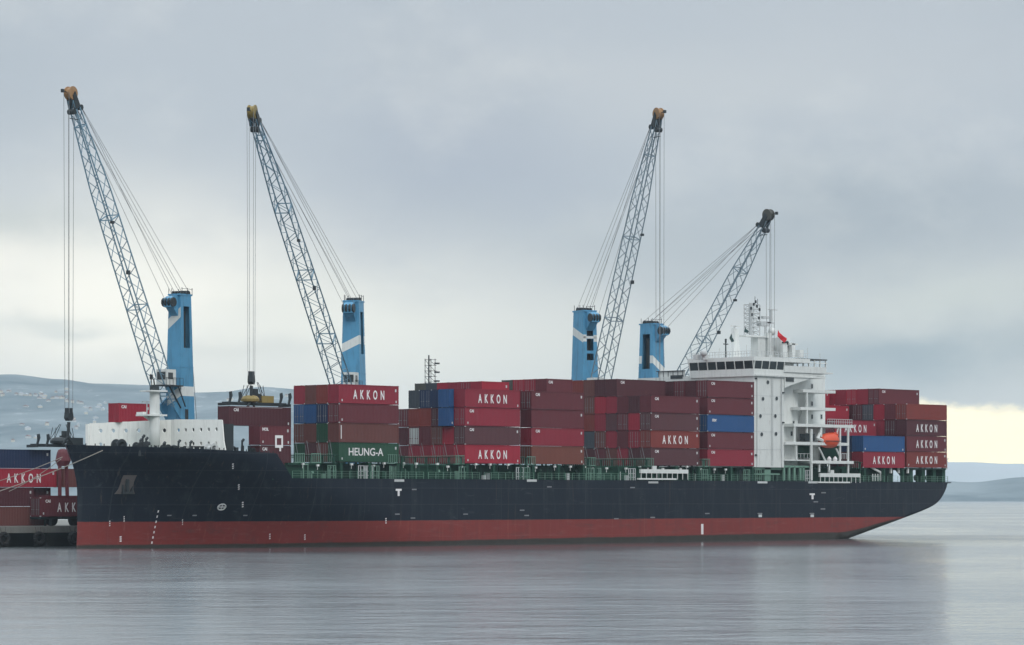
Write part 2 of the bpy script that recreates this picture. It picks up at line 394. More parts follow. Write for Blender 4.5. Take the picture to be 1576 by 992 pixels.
for j in range(NZ):
    a = (len(us)-1)*S+j; fs.append([a, a+NZ+1, a+NZ+2, a+1]); fs.append([j, j+1, j+NZ+2, j+NZ+1])
b.add(vs, fs)
ship = empty('container_ship', (0, 0, 0), 'long navy hulled container ship with red waterline and white bridge tower, moored at the quay', 'container ship')
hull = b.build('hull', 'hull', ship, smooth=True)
try:
    for p in hull.data.polygons: p.use_smooth = True
    # keep the transom and the break of the forecastle crisp
    at = hull.data.attributes.new('sharp_edge', 'BOOLEAN', 'EDGE')
    for ed in hull.data.edges:
        a_, b_ = (hull.data.vertices[k].co for k in ed.vertices)
        if a_.x > 151.5 and b_.x > 151.5: at.data[ed.index].value = True
except Exception as ex: print(ex)
# decks
b = MB()
def deckstrip(u0, u1, z, n=20):
    vs = []
    for i in range(n+1):
        u = u0+(u1-u0)*i/n; h_ = max(hb(u, z)-.12, .01); vs += [(u, VC-h_, z), (u, VC+h_, z)]
    b.add(vs, [[2*i, 2*i+2, 2*i+3, 2*i+1] for i in range(n)])
deckstrip(-38.2, -12, 13.05); deckstrip(-12.8, 150.8, 9.75, 60)
b.box(-12.9, VC-13.6, 9.7, -12.7, VC+13.6, 13.1)
b.build('deck', 'teal', ship)
# hull markings, each a shallow welded or painted mark that follows the plating
def side(u, z, out=.02): return VC-hb(u, z)-out
def mark(name, u0, z0, u1, z1, mat='text'):
    mm = MB(); n = 4; o = []
    for k in range(n+1):
        u = u0+(u1-u0)*k/n
        o += [(u, side(u, z0), z0), (u, side(u, z1), z1), (u, side(u, z0)+.03, z0), (u, side(u, z1)+.03, z1)]
    fs = []
    for k in range(n):
        a = 4*k; fs += [[a, a+4, a+5, a+1], [a+2, a+3, a+7, a+6], [a, a+2, a+6, a+4], [a+1, a+5, a+7, a+3]]
    e = 4*n; fs += [[0, 1, 3, 2], [e, e+2, e+3, e+1]]
    mm.add(o, fs); return mm.build(name, mat, ship)
def pm(px, py):   # photo survey point on the near plating
    v = -.45
    for _ in range(8):
        u = U(px, v); z = ZZ(px, py, v); v = VC-hb(u, z)
    return u, z
def pmark(name, x0, y0, x1, y1, mat='text'):
    a = pm(x0, y1); c_ = pm(x1, y0); return mark(name, a[0], a[1], c_[0], c_[1], mat)
for x0, y0, x1, y1 in ((609, 752, 618, 755), (612, 755, 615, 763), (1246, 759, 1254, 761.5), (1249, 761.5, 1252, 768)): pmark('tug_mark', x0, y0, x1, y1)
for x0 in (607, 811, 998, 1166, 1244): pmark('frame_number_plate', x0, 737.5 if x0 < 900 else 740.5, x0+15, 741 if x0 < 900 else 743.5, 'offwhite')
pmark('draught_board', 1079, 806, 1082.5, 822)
for x0, y0, s_ in ((357, 713, 3), (366, 745, 3), (372, 772, 3), (184, 825, 3), (414, 821, 2.4), (468, 822, 2.4), (593, 797, 2), (190, 794, 1.6), (168, 801, 1.6), (280, 799, 1.6)):
    for k in range(3): pmark('draught_mark', x0, y0+k*3.2, x0+s_, y0+k*3.2+2)
for k in range(7): pmark('draught_mark', 242-k*1.6, 785+k*8, 244.6-k*1.6, 788.5+k*8)
for x0, y0 in ((608, 790), (632, 796), (713, 790), (374, 792), (257, 792), (296, 792), (1085, 789), (1166, 789), (1246, 789), (1252, 756+15), (634, 752), (842, 748), (970, 749), (1264, 757), (1263, 782), (800, 784), (807, 792), (945, 797), (1001, 795)):
    pmark('hull_plate', x0, y0, x0+7, y0+1.9, 'wire')
for x0 in (1166, 1246): pmark('hull_plate', x0+1.5, 791.6, x0+6.5, 795.5, 'offwhite')
b = MB()
for (x0, y0) in ((341, 780),):
    u, z = pm(x0, y0); v = side(u, z, .05)
    for k in range(20):
        t0, t1 = 2*math.pi*k/20, 2*math.pi*(k+1)/20
        A_, B_ = (u+.55*math.cos(t0), z+.42*math.sin(t0)), (u+.55*math.cos(t1), z+.42*math.sin(t1)); b.tube((A_[0], side(*A_, .04), A_[1]), (B_[0], side(*B_, .04), B_[1]), .10, 5)
    b.tube((u-.5, side(u-.5, z, .04), z), (u+.5, side(u+.5, z, .04), z), .08, 5); b.tube((u, side(u, z-.4, .04), z-.4), (u, side(u, z+.4, .04), z+.4), .08, 5)
b.build('bow_thruster_mark', 'offwhite', ship)
# anchor pocket and anchor
b = MB(); u, z = pm(191, 747); v = side(u, z, .0)
uu0, z0 = pm(175, 760); uu1, z1 = pm(206, 731)
nn_ = 8; o = []
for j in range(nn_+1):
    t = j/nn_; lx = 175+9*min(1, t*1.7)+1.2*math.sin(t*7); rx = 205.5-3*math.sin(t*math.pi)
    for i in range(nn_+1):
        q_, z_ = pm(lx+(rx-lx)*i/nn_, 760-29*t); o.append((q_, side(q_, z_, .15), z_))
n1_ = len(o); o += [(x, y+.6, z) for x, y, z in o]; W_ = nn_+1
b.add(o, [[j*W_+i, j*W_+i+1, (j+1)*W_+i+1, (j+1)*W_+i] for j in range(nn_) for i in range(nn_)]+[[n1_+i, n1_+i+1, i+1, i] for i in range(nn_)]+[[n1_+j*W_+(i), n1_+(j+1)*W_+i, (j+1)*W_+i, j*W_+i] for i in (0, nn_) for j in range(nn_)])
pk = b.build('anchor_pocket', 'rust', ship)
v -= .2
b = MB(); b.box(u-.25, v-.5, z-.9, u+.15, v-.1, z+.9); b.box(u-1.0, v-.55, z-1.2, u+.9, v-.1, z-.85)
b.prism([(u-1.0, z-1.0), (u-.6, z-1.0), (u-.9, z+.1)], 'y', v-.5, v-.15); b.prism([(u+.5, z-1.0), (u+.9, z-1.0), (u+.8, z+.1)], 'y', v-.5, v-.15)
b.build('anchor', 'dark', ship)
# forecastle gear
b = MB()
def P3(px, py, v): return (U(px, v), v, ZZ(px, py, v))
fc = MB()
for k in range(46):     # fore rail and small stanchions
    px = 118+k*6.9
    u, z = pm(px, 690); fc.box(u-.05, VC-hb(u, 14)+.1, ztop(u)-.1, u+.05, VC-hb(u, 14)+.2, ztop(u)+.28)
fc.build('bulwark_stay', 'dark', ship)
def reel(px, py, v, r, w_):
    m_ = MB(); u, _, z = P3(px, py, v)
    m_.tube((u, v-w_/2, z), (u, v+w_/2, z), r*.55, 16); m_.tube((u, v-w_/2, z), (u, v-w_/2+.15, z), r, 20); m_.tube((u, v+w_/2, z), (u, v+w_/2-.15, z), r, 20)
    m_.box(u-r, v-w_/2-.3, 13, u+r, v+w_/2+.3, 13.6); m_.box(u-.2, v-w_/2-.25, 13, u+.2, v-w_/2-.05, z+.2); return m_
reel(183, 685, 11.2, .9, 1.4).build('mooring_winch', 'dark', ship)
reel(213, 687, 9.5, .65, 1.2).build('mooring_winch', 'dark', ship)
reel(255, 690, 7.5, .6, 1.2).build('mooring_winch', 'dark', ship)
reel(325, 690, 4, .75, 1.4).build('mooring_winch', 'offwhite', ship)
random.seed(11)
for k in range(26):
    m_ = MB(); px = 128+k*10.8+random.uniform(-4, 4); v = random.uniform(4.5, 9); u = U(px, v); h_ = random.choice((.8, 1.1, 1.3, 1.7, .8))
    if u < -31: continue
    v = max(v, VC-hb(u, 13)+1.3)
    if px > 356: h_ = min(h_, 1.1)
    kind = k % 4
    if kind == 0: m_.lathe([(.35, 13), (.35, 13+h_), (.5, 13+h_), (.5, 13.2+h_)], u, v, 10); m_.lathe([(.35, 13), (.35, 13+h_), (.5, 13+h_), (.5, 13.2+h_)], u+1.1, v, 10); nm = 'bollard'
    elif kind == 1: m_.lathe([(.22, 13), (.22, 13.2+h_), (.55, 13.3+h_), (.5, 13.7+h_), (.1, 13.85+h_)], u, v, 10); nm = 'mushroom_vent'
    elif kind == 2: m_.box(u-.6, v-.5, 13, u+.6, v+.5, 13+h_*.8); m_.box(u-.3, v-.2, 13+h_*.8, u+.2, v+.2, 13.5+h_*.8); nm = 'deck_locker'
    else: m_.box(u-.9, v-.3, 13, u+.9, v+.3, 13.3); m_.tube((u-.6, v, 13.3), (u-.6, v, 14+h_*.6), .2, 8); m_.tube((u+.6, v, 13.3), (u+.6, v, 14+h_*.6), .2, 8); nm = 'roller_fairlead'
    m_.build(nm, 'dark', ship)
m_ = MB()
for px, hh in ((212, 2.6), (208, 2.1), (217, 2.3), (267, 2.0), (285, 1.9), (365, 2.3), (244, 1.7)):
    m_ = MB(); u = U(px, 7.); m_.tube((u, 6, 13), (u+.1, 6, 13+hh), .22, 7, .13); m_.tube((u+.1, 6, 13+hh), (u+.4, 6, 13.3+hh), .2, 7); m_.build('cowl_vent', 'dark', ship)

# breakwater: two plated wings with lightening holes really cut through
def plate_holes(x0, y0, z0, y1, zt0, zt1, rows, cols, r, name):
    m_ = MB(); ny = len(cols)
    ys = []
    edges = [y0]+[(a+b_)/2 for a, b_ in zip(cols, cols[1:])]+[y1]
    top = lambda y: zt0+(zt1-zt0)*(y-y0)/(y1-y0)
    for i, cy in enumerate(cols):
        ya, yb = edges[i], edges[i+1]
        zs = [z0]+[(a+b_)/2 for a, b_ in zip(rows, rows[1:])]
        for k, cz in enumerate(rows):
            za = z0 if k == 0 else (rows[k-1]+cz)/2
            last = k == len(rows)-1
            zba = top(ya) if last else (cz+rows[k+1])/2; zbb = top(yb) if last else zba
            nn = 12; ring = [(cy+r*math.cos(2*math.pi*t/nn+math.pi/12), cz+r*1.15*math.sin(2*math.pi*t/nn+math.pi/12)) for t in range(nn)]
            outer = []
            cs = [(yb, za), (yb, zbb), (ya, zba), (ya, za)]
            per = []
            for t in range(nn):
                an = 2*math.pi*t/nn+math.pi/12; dy, dz_ = math.cos(an), math.sin(an)
                best = 1e9
                if dy > 1e-6: best = min(best, (yb-cy)/dy)
                if dy < -1e-6: best = min(best, (ya-cy)/dy)
                if dz_ < -1e-6: best = min(best, (za-cz)/dz_)
                if dz_ > 1e-6:
                    zt_ = zba+(zbb-zba)*.5; best = min(best, (zt_-cz)/dz_)
                py_, pz_ = cy+dy*best, cz+dz_*best
                per.append([py_, pz_])
            # snap the nearest perimeter points to the four corners
            for cyy, czz in cs:
                j = min(range(nn), key=lambda t: (per[t][0]-cyy)**2+(per[t][1]-czz)**2); per[j] = [cyy, czz]
            for th in (0, .14):
                pass
            v1 = [(x0, a, c_) for a, c_ in ring]+[(x0, a, c_) for a, c_ in per]
            v2 = [(x0+.16, a, c_) for a, c_ in ring]+[(x0+.16, a, c_) for a, c_ in per]
            o = len(v1)
            fs = []
            for t in range(nn):
                t2 = (t+1) % nn
                fs += [[t, nn+t, nn+t2, t2], [o+t, o+t2, o+nn+t2, o+nn+t], [t, t2, o+t2, o+t], [nn+t, o+nn+t, o+nn+t2, nn+t2]]
            m_.add(v1+v2, fs)
    for i_, (x, y, z) in enumerate(m_.v):
        if y > 14: m_.v[i_] = (x-(y-14)*.58, y, z)
    return m_.build(name, 'brightwhite', ship)
bu = U(345, 2.2)
plate_holes(bu, 2.9, 13.05, 13.2, 18.25, 18.5, (14.9, 16.9), [3.9, 5.6, 7.3, 9.0, 10.7, 12.3], .26, 'breakwater')
plate_holes(bu, 14.0, 13.05, 24.9, 18.45, 18.0, (14.9, 16.9), [14.9, 16.6, 18.3, 20.0, 21.7, 23.4], .26, 'breakwater')
m_ = MB(); m_.prism([(1.7, 13.05), (2.9, 13.05), (2.9, 18.25), (2.65, 18.2), (2.3, 15.2)], 'x', bu, bu+.16)
m_.box(bu, 13.2, 13.05, bu+.16, 14.0, 18.45)
for y in (4.7, 8.2, 11.6): m_.prism([(bu+.16, 13.05), (bu+2.2, 13.05), (bu+.16, 18.0)], 'y', y, y+.12)
m_.build('breakwater_bracket', 'brightwhite', ship)
m_ = MB(); x0 = U(150, 27.); m_.box(bu-6.5, 24.9, 13.05, bu-6.35, 25.6, 17.9); m_.build('breakwater_bracket', 'brightwhite', ship)
for y0_, y1_, du in ((3.4, 9.6, 1.2), (10.2, 13.4, 1.4), (14.8, 21.4, .4)):
    m_ = MB(); m_.box(bu+du, y0_, 13.06, bu+du+1.6, y1_, 17.7); m_.build('hole_backing', 'dark', ship)  # added dark boxes so the breakwater holes read dark
# foremast
fu = U(238, VC); m_ = MB(); m_.lathe([(.85, 13), (.75, 17), (.72, 22.4), (.72, 22.45)], fu, VC, 16)
m_.build('foremast', 'white', ship, smooth=True)
m_ = MB(); m_.box(fu-1.6, VC-1.2, 22.4, fu+1.4, VC+1.4, 22.6); m_.box(fu-1.7, VC-.9, 18.9, fu+1.6, VC+2.2, 19.15); m_.prism([(VC+1., 18.9), (VC+2.2, 18.9), (VC+.7, 18.2)], 'x', fu-.4, fu+.4)
m_.box(fu-1.5, VC+.8, 19.15, fu-.9, VC+2.3, 19.5); m_.build('mast_platform', 'white', ship)
m_ = MB(); m_.box(fu-.3, VC+.3, 20.9, fu-.1, VC+2.6, 21.1); m_.tube((fu-.2, VC+1.5, 19.2), (fu-.2, VC+1.5, 21), .09, 6); m_.build('radar_scanner', 'offwhite', ship)
m_ = MB(); m_.box(fu-.5, VC-.5, 22.6, fu+.4, VC+.5, 23.2); m_.tube((fu, VC, 23), (fu, VC+.2, 24.3), .12, 6); m_.tube((fu, VC+.5, 22.6), (fu-.1, VC+.8, 25.0), .07, 5); m_.box(fu-.2, VC+.5, 24.2, fu+.1, VC+.9, 24.9)
m_.build('navigation_light', 'dark', ship)
# ---------------- cargo deck: coaming, pedestals, lashing bridges, rails
m_ = MB(); m_.box(-8, 2.6, 9.75, 94.5, 3.1, 12.2); m_.box(122.5, 2.6, 9.75, 137.5, 3.1, 12.2)
m_.box(-8, 2.2, 11.9, 94.5, 2.6, 12.22); m_.box(-8, 3.1, 9.75, -7.8, 24.4, 12.2)
m_.build('hatch_coaming', 'teal', ship)
BAYS = {'A': (0, 11.9), 'B': (26.19, 38.4), 'C': (40.85, 52.95), 'D': (69.03, 81.1), 'E': (83.2, 95.0), 'F': (125.34, 137.0), 'G': (138.04, 149.8)}
def pedestal(u, hh=12.3):
    p = MB(); p.box(u-.22, -.25, 9.75, u+.22, .35, hh); p.prism([(.35, 10.9), (.35, hh), (1.8, hh)], 'x', u-.06, u+.06); p.box(u-.4, -.3, hh-.15, u+.4, .4, hh)
    return p.build('cargo_pedestal', 'teal', ship)
for k, (a, c_) in BAYS.items():
    if k == 'G': continue
    for t in ((0.02, .5, .98) if k != 'G' else (.02, .36, .68, .98)): pedestal(a+(c_-a)*t, 12.3 if k not in 'G' else 12.45)
for u in (14.6, 20, 55.5, 61, 66): pedestal(u, 12.1)
def lash(u, big=True):
    p = MB()
    for v in [0.0+2.5*i for i in range(11)]:
        p.box(u-.12, v-.12, 9.8, u+.12, v+.12, 13.4)
    for z in (12.15, 13.3): p.box(u-.45, -.3, z, u+.45, 25.6, z+.1)
    o = p.build('lashing_bridge', 'teal', ship)
    r = MB()
    for v in [0.0+.42*i for i in range(60 if big else 8)]: r.tube((u-.4, v, 12.2), (u-.4, v, 13.55), .035, 4)
    r.tube((u-.4, 0, 13.55), (u-.4, 25, 13.55), .04, 4)
    r.build('bridge_railing', 'palegreen', o)
    return o
for u in (-1.1, 25.2, 67.9): lash(u)
for u in (12.7, 39.65, 53.8, 82.15, 124.4): lash(u, False)
# lashing rods crossing the first container tiers
for ub, n_ in ((0, 4), (69.03, 6), (26.19, 6)):
    p = MB()
    for i in range(n_):
        v = i*2.5
        p.tube((ub-.95, v+.3, 12.6), (ub-.15, v+1.9, 15.6), .035, 4); p.tube((ub-.95, v+.9, 12.6), (ub-.15, v+2.2, 14.9), .022, 4)
    p.build('lashing_rod', 'wire', ship)
# side rail in sections
random.seed(5)
segs = [(-9.3, 5), (6, 17), (18, 29), (30, 41), (42, 53), (54, 64), (78, 88), (89, 100), (101, 108), (122, 131), (132, 141), (142, 150.5)]
for a, c_ in segs:
    p = MB(); n = int((c_-a)/1.5)
    for i in range(n+1):
        u = a+(c_-a)*i/n; p.box(u-.03, side(u, 9.9, -.10), 9.75, u+.03, side(u, 9.9, -.16), 11.0)
    for z in (10.3, 10.65, 11.0):
        for i in range(n):
            u, u2 = a+(c_-a)*i/n, a+(c_-a)*(i+1)/n; p.tube((u, side(u, 9.9, -.13), z), (u2, side(u2, 9.9, -.13), z), .028, 4)
    p.build('deck_railing', 'palegreen', ship)
for i in range(70):     # vents, valves, fire boxes and stanchions along the walkway
    u = -6+i*1.42+random.uniform(-.5, .5)
    if u > 94: break
    p = MB(); v = random.uniform(.5, 1.6); k = random.random(); h_ = random.uniform(.8, 2.1)
    if k < .35: p.tube((u, v, 9.75), (u, v, 9.9+h_), .13, 7); p.tube((u, v, 9.9+h_), (u, v-.3, 10.0+h_), .2, 7); nm, mt = 'air_pipe', random.choice(('palegreen', 'teal', 'teal'))
    elif k < .6: p.box(u-.3, v-.2, 9.75, u+.3, v+.2, 9.9+h_*.7); nm, mt = 'deck_box', random.choice(('teal', 'palegreen', 'offwhite'))
    elif k < .8: p.box(u-.07, v-.07, 9.75, u+.07, v+.07, 12.1); p.box(u+.8, v-.07, 9.75, u+.94, v+.07, 12.1); p.box(u, v-.05, 11.9, u+.9, v+.05, 12.1); nm, mt = 'walkway_frame', random.choice(('palegreen', 'teal'))
    else: p.prism([(u, 9.75), (u+.9, 9.75), (u+.1, 12)], 'y', v, v+.1); nm, mt = 'coaming_stay', 'teal'
    p.build(nm, mt, ship)
def gateframe(u, mat='palegreen'):
    p = MB()
    for du in (0, .45, 1.1, 1.55): p.box(u+du-.05, -.2, 9.75, u+du+.05, -.1, 11.9)
    for z in (10.4, 11.0, 11.8): p.box(u, -.2, z, u+1.55, -.1, z+.08)
    p.build('gangway_gate', mat, ship)
for px, m_n in ((505, 'palegreen'), (552, 'offwhite'), (562, 'offwhite'), (572, 'palegreen'), (600, 'palegreen'), (602, 'palegreen'), (707, 'palegreen'), (795, 'offwhite'), (805, 'palegreen'), (903, 'palegreen'), (915, 'palegreen'), (968, 'offwhite'), (1080, 'palegreen'), (1145, 'palegreen'), (1163, 'palegreen'), (1240, 'offwhite')): gateframe(U(px, -.2), m_n)
# lashing gear bins in front of the bay ends
for px in (455, 480, 598, 702, 812, 905, 995, 1082):
    p = MB(); v = -.1; u = U(px, v)
    for i in range(5): p.box(u+i*.42, v, 12.25, u+.07+i*.42, v+.1, 13.6)
    p.box(u-.1, v, 12.2, u+1.8, v+.5, 12.32); p.box(u-.1, v, 13.5, u+1.8, v+.1, 13.58)
    p.build('lashing_bin', 'palegreen', ship)
# stowed accommodation ladders
for px0, px1, zt_ in ((984, 1057, 725), (1260, 1322, 731)):
    p = MB(); v = -.35; a, c_ = U(px0, v), U(px1, v); zc = ZZ(px0, zt_, v)
    p.box(a, v-.35, zc-.3, c_, v, zc+.35); p.box(a-.6, v-.4, zc-1.35, c_-3, v, zc-1.1)
    n = 9
    for i in range(n+1):
        u = a+(c_-a-.2)*i/n; p.box(u, v-.38, zc-1.3, u+.1, v-.3, zc-.3)
    p.box(a+3, v-.3, zc+.35, a+3.9, v, zc+.9); p.build('accommodation_ladder', 'white', ship)
# ---------------- accommodation block
acc = MB(); A0, A1 = 95.5, 103.6
acc.box(A0, .25, 12.3, A1, 26.5, 28.0)
acc.build('accommodation_block', 'white', ship)
acc = MB(); AE = U(1270, 5.)
acc.box(A1+.002, 2.4, 12.3, U(1228, 2.4), 24.5, 28.0)
acc.box(U(1228, 2.4), 5.0, 9.75, AE, 22.5, 29.3)
acc.build('aft_accommodation', 'white', ship)
ph = MB()
for px, py in ((1181.5, 588), (1174, 613.5), (1195, 613), (1170, 640), (1193, 640), (1172, 668), (1194, 667.5)):
    u, z = U(px, .25), ZZ(px, py, .25)
    p = MB(); p.tube((u, .20, z), (u, .30, z), .42, 14); o = p.build('porthole', 'offwhite', ship)
    p = MB(); p.tube((u, .18, z), (u, .32, z), .33, 14); p.build('pane', 'glass', o)
for px, py, vv in ((1249.5, 594, 5), (1249.5, 621, 5), (1249.5, 641, 5), (1264, 641, 5), (1218, 667, 2.4), (1221, 651, 2.4)):
    u, z = U(px, vv), ZZ(px, py, vv); p = MB(); p.box(u-.28, vv-.06, z-.45, u+.28, vv+.05, z+.45); o = p.build('window_frame', 'offwhite', ship)
    p = MB(); p.box(u-.2, vv-.08, z-.36, u+.2, vv+.04, z+.36); p.build('pane', 'glass', o)
# pipes, ladder and deck seams on the near wall
p = MB()
for u_ in (96.3, 102.9): p.tube((u_, .17, 12.4), (u_, .17, 27.6), .07, 6)
p.tube((U(1202, .2), .15, 14), (U(1202, .2), .15, 27.5), .05, 6); p.build('drain_pipe', 'offwhite', ship)
p = MB()
for z_ in (15.3, 18.3, 21.3, 24.4): p.box(A0+.02, .215, z_, A1-.02, .25, z_+.07)
p.build('deck_seam', 'offwhite', ship)
p = MB(); u_ = U(1188, .2)
for k in range(46): p.box(u_-.2, .12, 12.8+k*.32, u_+.2, .15, 12.84+k*.32)
for q_ in (-.2, .2): p.tube((u_+q_, .13, 12.6), (u_+q_, .13, 27.4), .03, 5)
p.build('wall_ladder', 'offwhite', ship)
for px, py in ((1163, 582), (1205, 604), (1205, 650), (1163, 700)):
    p = MB(); u_, z_ = U(px, .2), ZZ(px, py, .2); p.box(u_-.2, .0, z_-.12, u_+.2, .25, z_+.12); p.build('wall_lamp', 'dark', ship)
random.seed(9)
for k in range(30):
    p = MB(); u_ = -7+k*3.3+random.uniform(-1, 1); z_ = random.choice((11.7, 11.9, 12.1))
    if u_ > 94: break
    p.tube((u_, .15, z_-.5), (u_, .15, z_), .05, 5); p.box(u_-.2, -.05, z_, u_+.2, .25, z_+.3); p.build('deck_light', 'white', ship)
# wheelhouse with raked windows
W0, W1, WZ0, WZ1 = 95.2, U(1206, 0), 27.7, 30.9
wh = MB(); VL = 14.2
wh.box(W0, 0, WZ0, W1+3, VL, 28.95); wh.box(W0-.25, -.2, 30.3, W1+7, VL+.3, 31.0)
wh.box(W0+1.1, 1.0, 28.95, W1+4, VL, 30.3)
wh.box(W0+4, VL, WZ0, W1+3, VL+1.6, 30.9)
wh.build('wheelhouse', 'white', ship)
# front and side window band: panes in raked frames
def band(name, p0, p1, n, zb, zt_, out, skip=()):
    p0, p1 = Vector(p0), Vector(p1); d = (p1-p0); nrm = Vector((out[0], out[1], 0))
    for i in range(n+1):
        fr = MB(); a = p0+d*i/n; fr.tube((a.x, a.y, zb-.02), (a.x+nrm.x*.22, a.y+nrm.y*.22, zt_+.02), .085, 5); fr.build('window_mullion', 'white', ship)
    for i in range(n):
        a, c_ = p0+d*(i+.06)/n, p0+d*(i+.94)/n
        g_ = MB(); g_.add([(a.x, a.y, zb), (c_.x, c_.y, zb), (c_.x+nrm.x*.2, c_.y+nrm.y*.2, zt_), (a.x+nrm.x*.2, a.y+nrm.y*.2, zt_),
                           (a.x-nrm.x*.05, a.y-nrm.y*.05, zb), (c_.x-nrm.x*.05, c_.y-nrm.y*.05, zb), (c_.x+nrm.x*.15, c_.y+nrm.y*.15, zt_), (a.x+nrm.x*.15, a.y+nrm.y*.15, zt_)],
                          [[0, 1, 2, 3], [7, 6, 5, 4], [0, 4, 5, 1], [1, 5, 6, 2], [2, 6, 7, 3], [3, 7, 4, 0]])
        g_.build('bridge_window', 'glass', ship)
band('front', (W0, VL, 0), (W0, .05, 0), 7, 28.95, 30.3, (-1, 0))
band('side', (W0+.05, 0, 0), (W1, 0, 0), 4, 28.95, 30.3, (0, -1))
band('corner', (W0+4, VL+1.5, 0), (W0+.1, VL+.1, 0), 1, 28.95, 30.3, (-.7, .7))
# wings
wg = MB(); WE = U(1270, 0)
wg.box(W1, -.2, 28.6, WE, .05, 29.7); wg.box(W0+.3, -.15, 27.75, WE, 5.0, 28.0)
wg.prism([(A1, 25.9), (A1+1.6, 26.4), (WE, 28.6), (WE+1.2, 28.62), (WE+1.2, 28.85), (WE, 28.85), (WE, 29.0), (A1-3, 29.0), (A1-3, 27.6), (A1, 27.6)], 'y', .02, .25)
wg.box(WE, -.2, 28.6, WE+2.0, 5, 28.85)
wg.box(A1, .25, 28.0, WE, 5, 28.2)
wg.build('bridge_wing', 'white', ship)
p = MB(); p.box(A1+.2, -.08, 27.0, A1+2.3, .3, 28.0); p.build('wing_opening', 'glass', ship)
wg = MB(); y1 = 21.6; wg.box(W0+.5, VL+1.6, 27.6, W0+3.6, y1, 28.1); wg.box(W0+.5, VL+1.6, 28.1, W0+.6, y1, 29.0)
wg.box(W0+.5, y1, 27.6, W0+3.6, y1+.1, 29.0); wg.box(W0+.5, 3, 26.6, W0+3, y1-3, 27.6)
wg.build('bridge_wing', 'white', ship)
p = MB(); p.box(W0+.3, VL+1.6, 29.0, W0+.7, y1+.6, 29.12)
for i in range(6): p.box(W0+.45, VL+2+i*1.1, 28.1, W0+.55, VL+2.1+i*1.1, 29.0)
p.box(W0+.2, VL+1.9, 27.7, W0+.5, VL+4.6, 28.3)
p.build('wing_rail', 'dark', ship)
# roof houses, masts
RZ = 31.0
mm = VC
def bx3(m_, px0, py0, px1, py1, v, d):   # box whose near face spans the surveyed outline
    a, c_ = U(px0, v), U(px1, v); z1_, z0_ = ZZ(px0, py0, v), ZZ(px0, py1, v)
    return m_.box(a, v, z0_, c_, v+d, z1_)
v = 11.
m_ = MB(); bx3(m_, 1167, 517, 1178, 549, v, 1.7); bx3(m_, 1201, 519, 1216, 549, v, 2.0); bx3(m_, 1180, 531, 1192, 549, v+1, 1.)
m_.build('monkey_island_house', 'white', ship)
m_ = MB(); bx3(m_, 1148, 515, 1183, 517.5, v-.2, 1.5); bx3(m_, 1131, 506, 1137, 549, v+1, .8); m_.prism([(U(1131, v), 31), (U(1142, v), 31), (U(1138, v), ZZ(1138, 516, v)), (U(1132, v), ZZ(1132, 504, v))], 'y', v+.2, v+.9)
bx3(m_, 1183, 512, 1188, 549, v-.2, .8); bx3(m_, 1126, 500.6, 1139, 501.8, v+1, .3); bx3(m_, 1131.5, 501, 1133.5, 507, v+1, .4)
m_.build('radar_mast', 'white', ship)
m_ = MB(); v = 12.; a, c_ = U(1155, v), U(1170, v); zb, zt_ = ZZ(1160, 516, v), ZZ(1160, 468, v); dd = 1.5
lg = [(a+.1, v), (c_-.1, v), (c_-.1, v+dd), (a+.1, v+dd)]
for x, y in lg: m_.tube((x, y, zb), (x, y, zt_), .09, 5)
nb = 7
for i in range(nb):
    z0_, z1_ = zb+(zt_-zb)*i/nb, zb+(zt_-zb)*(i+1)/nb
    for k in range(4):
        p_, q_ = lg[k], lg[(k+1) % 4]; m_.tube((*p_, z0_), (*q_, z1_), .055, 4); m_.tube((*p_, z1_), (*q_, z1_), .065, 4)
m_.tube((a+1, v+.8, zb), (a+1, v+.8, zt_+.3), .28, 8)
m_.build('main_mast', 'offwhite', ship)
m_ = MB()
for px, py in ((1156, 474), (1160, 468), (1165, 471), (1169, 476), (1157, 484), (1168, 489), (1163, 464)):
    u, z = U(px, v-.1), ZZ(px, py, v-.1); m_.box(u-.15, v-.2, z-.25, u+.15, v, z+.25)
m_.tube((U(1162, v), v, zt_), (U(1162, v), v, zt_+1.4), .05, 5); m_.tube((U(1166, v), v, zt_), (U(1166, v), v, zt_+1.0), .05, 5)
m_.build('mast_lamp', 'dark', ship)
m_ = MB(); u = U(1178, v); m_.tube((u, v, ZZ(1178, 516, v)), (u, v, ZZ(1178, 500, v)), .18, 8)
m_.prism([(U(1170, v), ZZ(1170, 494, v)), (U(1172, v), ZZ(1170, 501, v)), (U(1184, v), ZZ(1170, 501, v)), (U(1187, v), ZZ(1170, 494, v))], 'y', v, v+1.)
bx3(m_, 1181, 495, 1192, 497, v, .5); bx3(m_, 1186, 477, 1189, 496, v+.2, .3); bx3(m_, 1175, 486, 1184, 490, v+.2, .6); bx3(m_, 1184, 475.5, 1197, 476.6, v+.2, .3)
m_.build('signal_mast', 'offwhite', ship)
def sphere(m_, c_, r, n=12):
    prof = [(max(r*math.sin(math.pi*i/n), .001), c_[2]-r*math.cos(math.pi*i/n)) for i in range(n+1)]
    m_.lathe(prof, c_[0], c_[1], 14)
m_ = MB(); sphere(m_, (U(1188, v), v, ZZ(1188, 510, v)), .7); m_.build('satellite_dome', 'white', ship, smooth=True)
m_ = MB(); vv = 9.; sphere(m_, (U(1083, vv), vv, ZZ(1083, 543, vv)), .62); m_.tube((U(1083, vv), vv, 31), (U(1083, vv), vv, ZZ(1083, 545, vv)), .25, 8); m_.build('satellite_dome', 'offwhite', ship, smooth=True)
m_ = MB()
for px0, px1 in ((1071, 1079), (1082, 1091)): bx3(m_, px0, 545, px1, 553, 10., .6)
m_.build('equipment_locker', 'offwhite', ship)
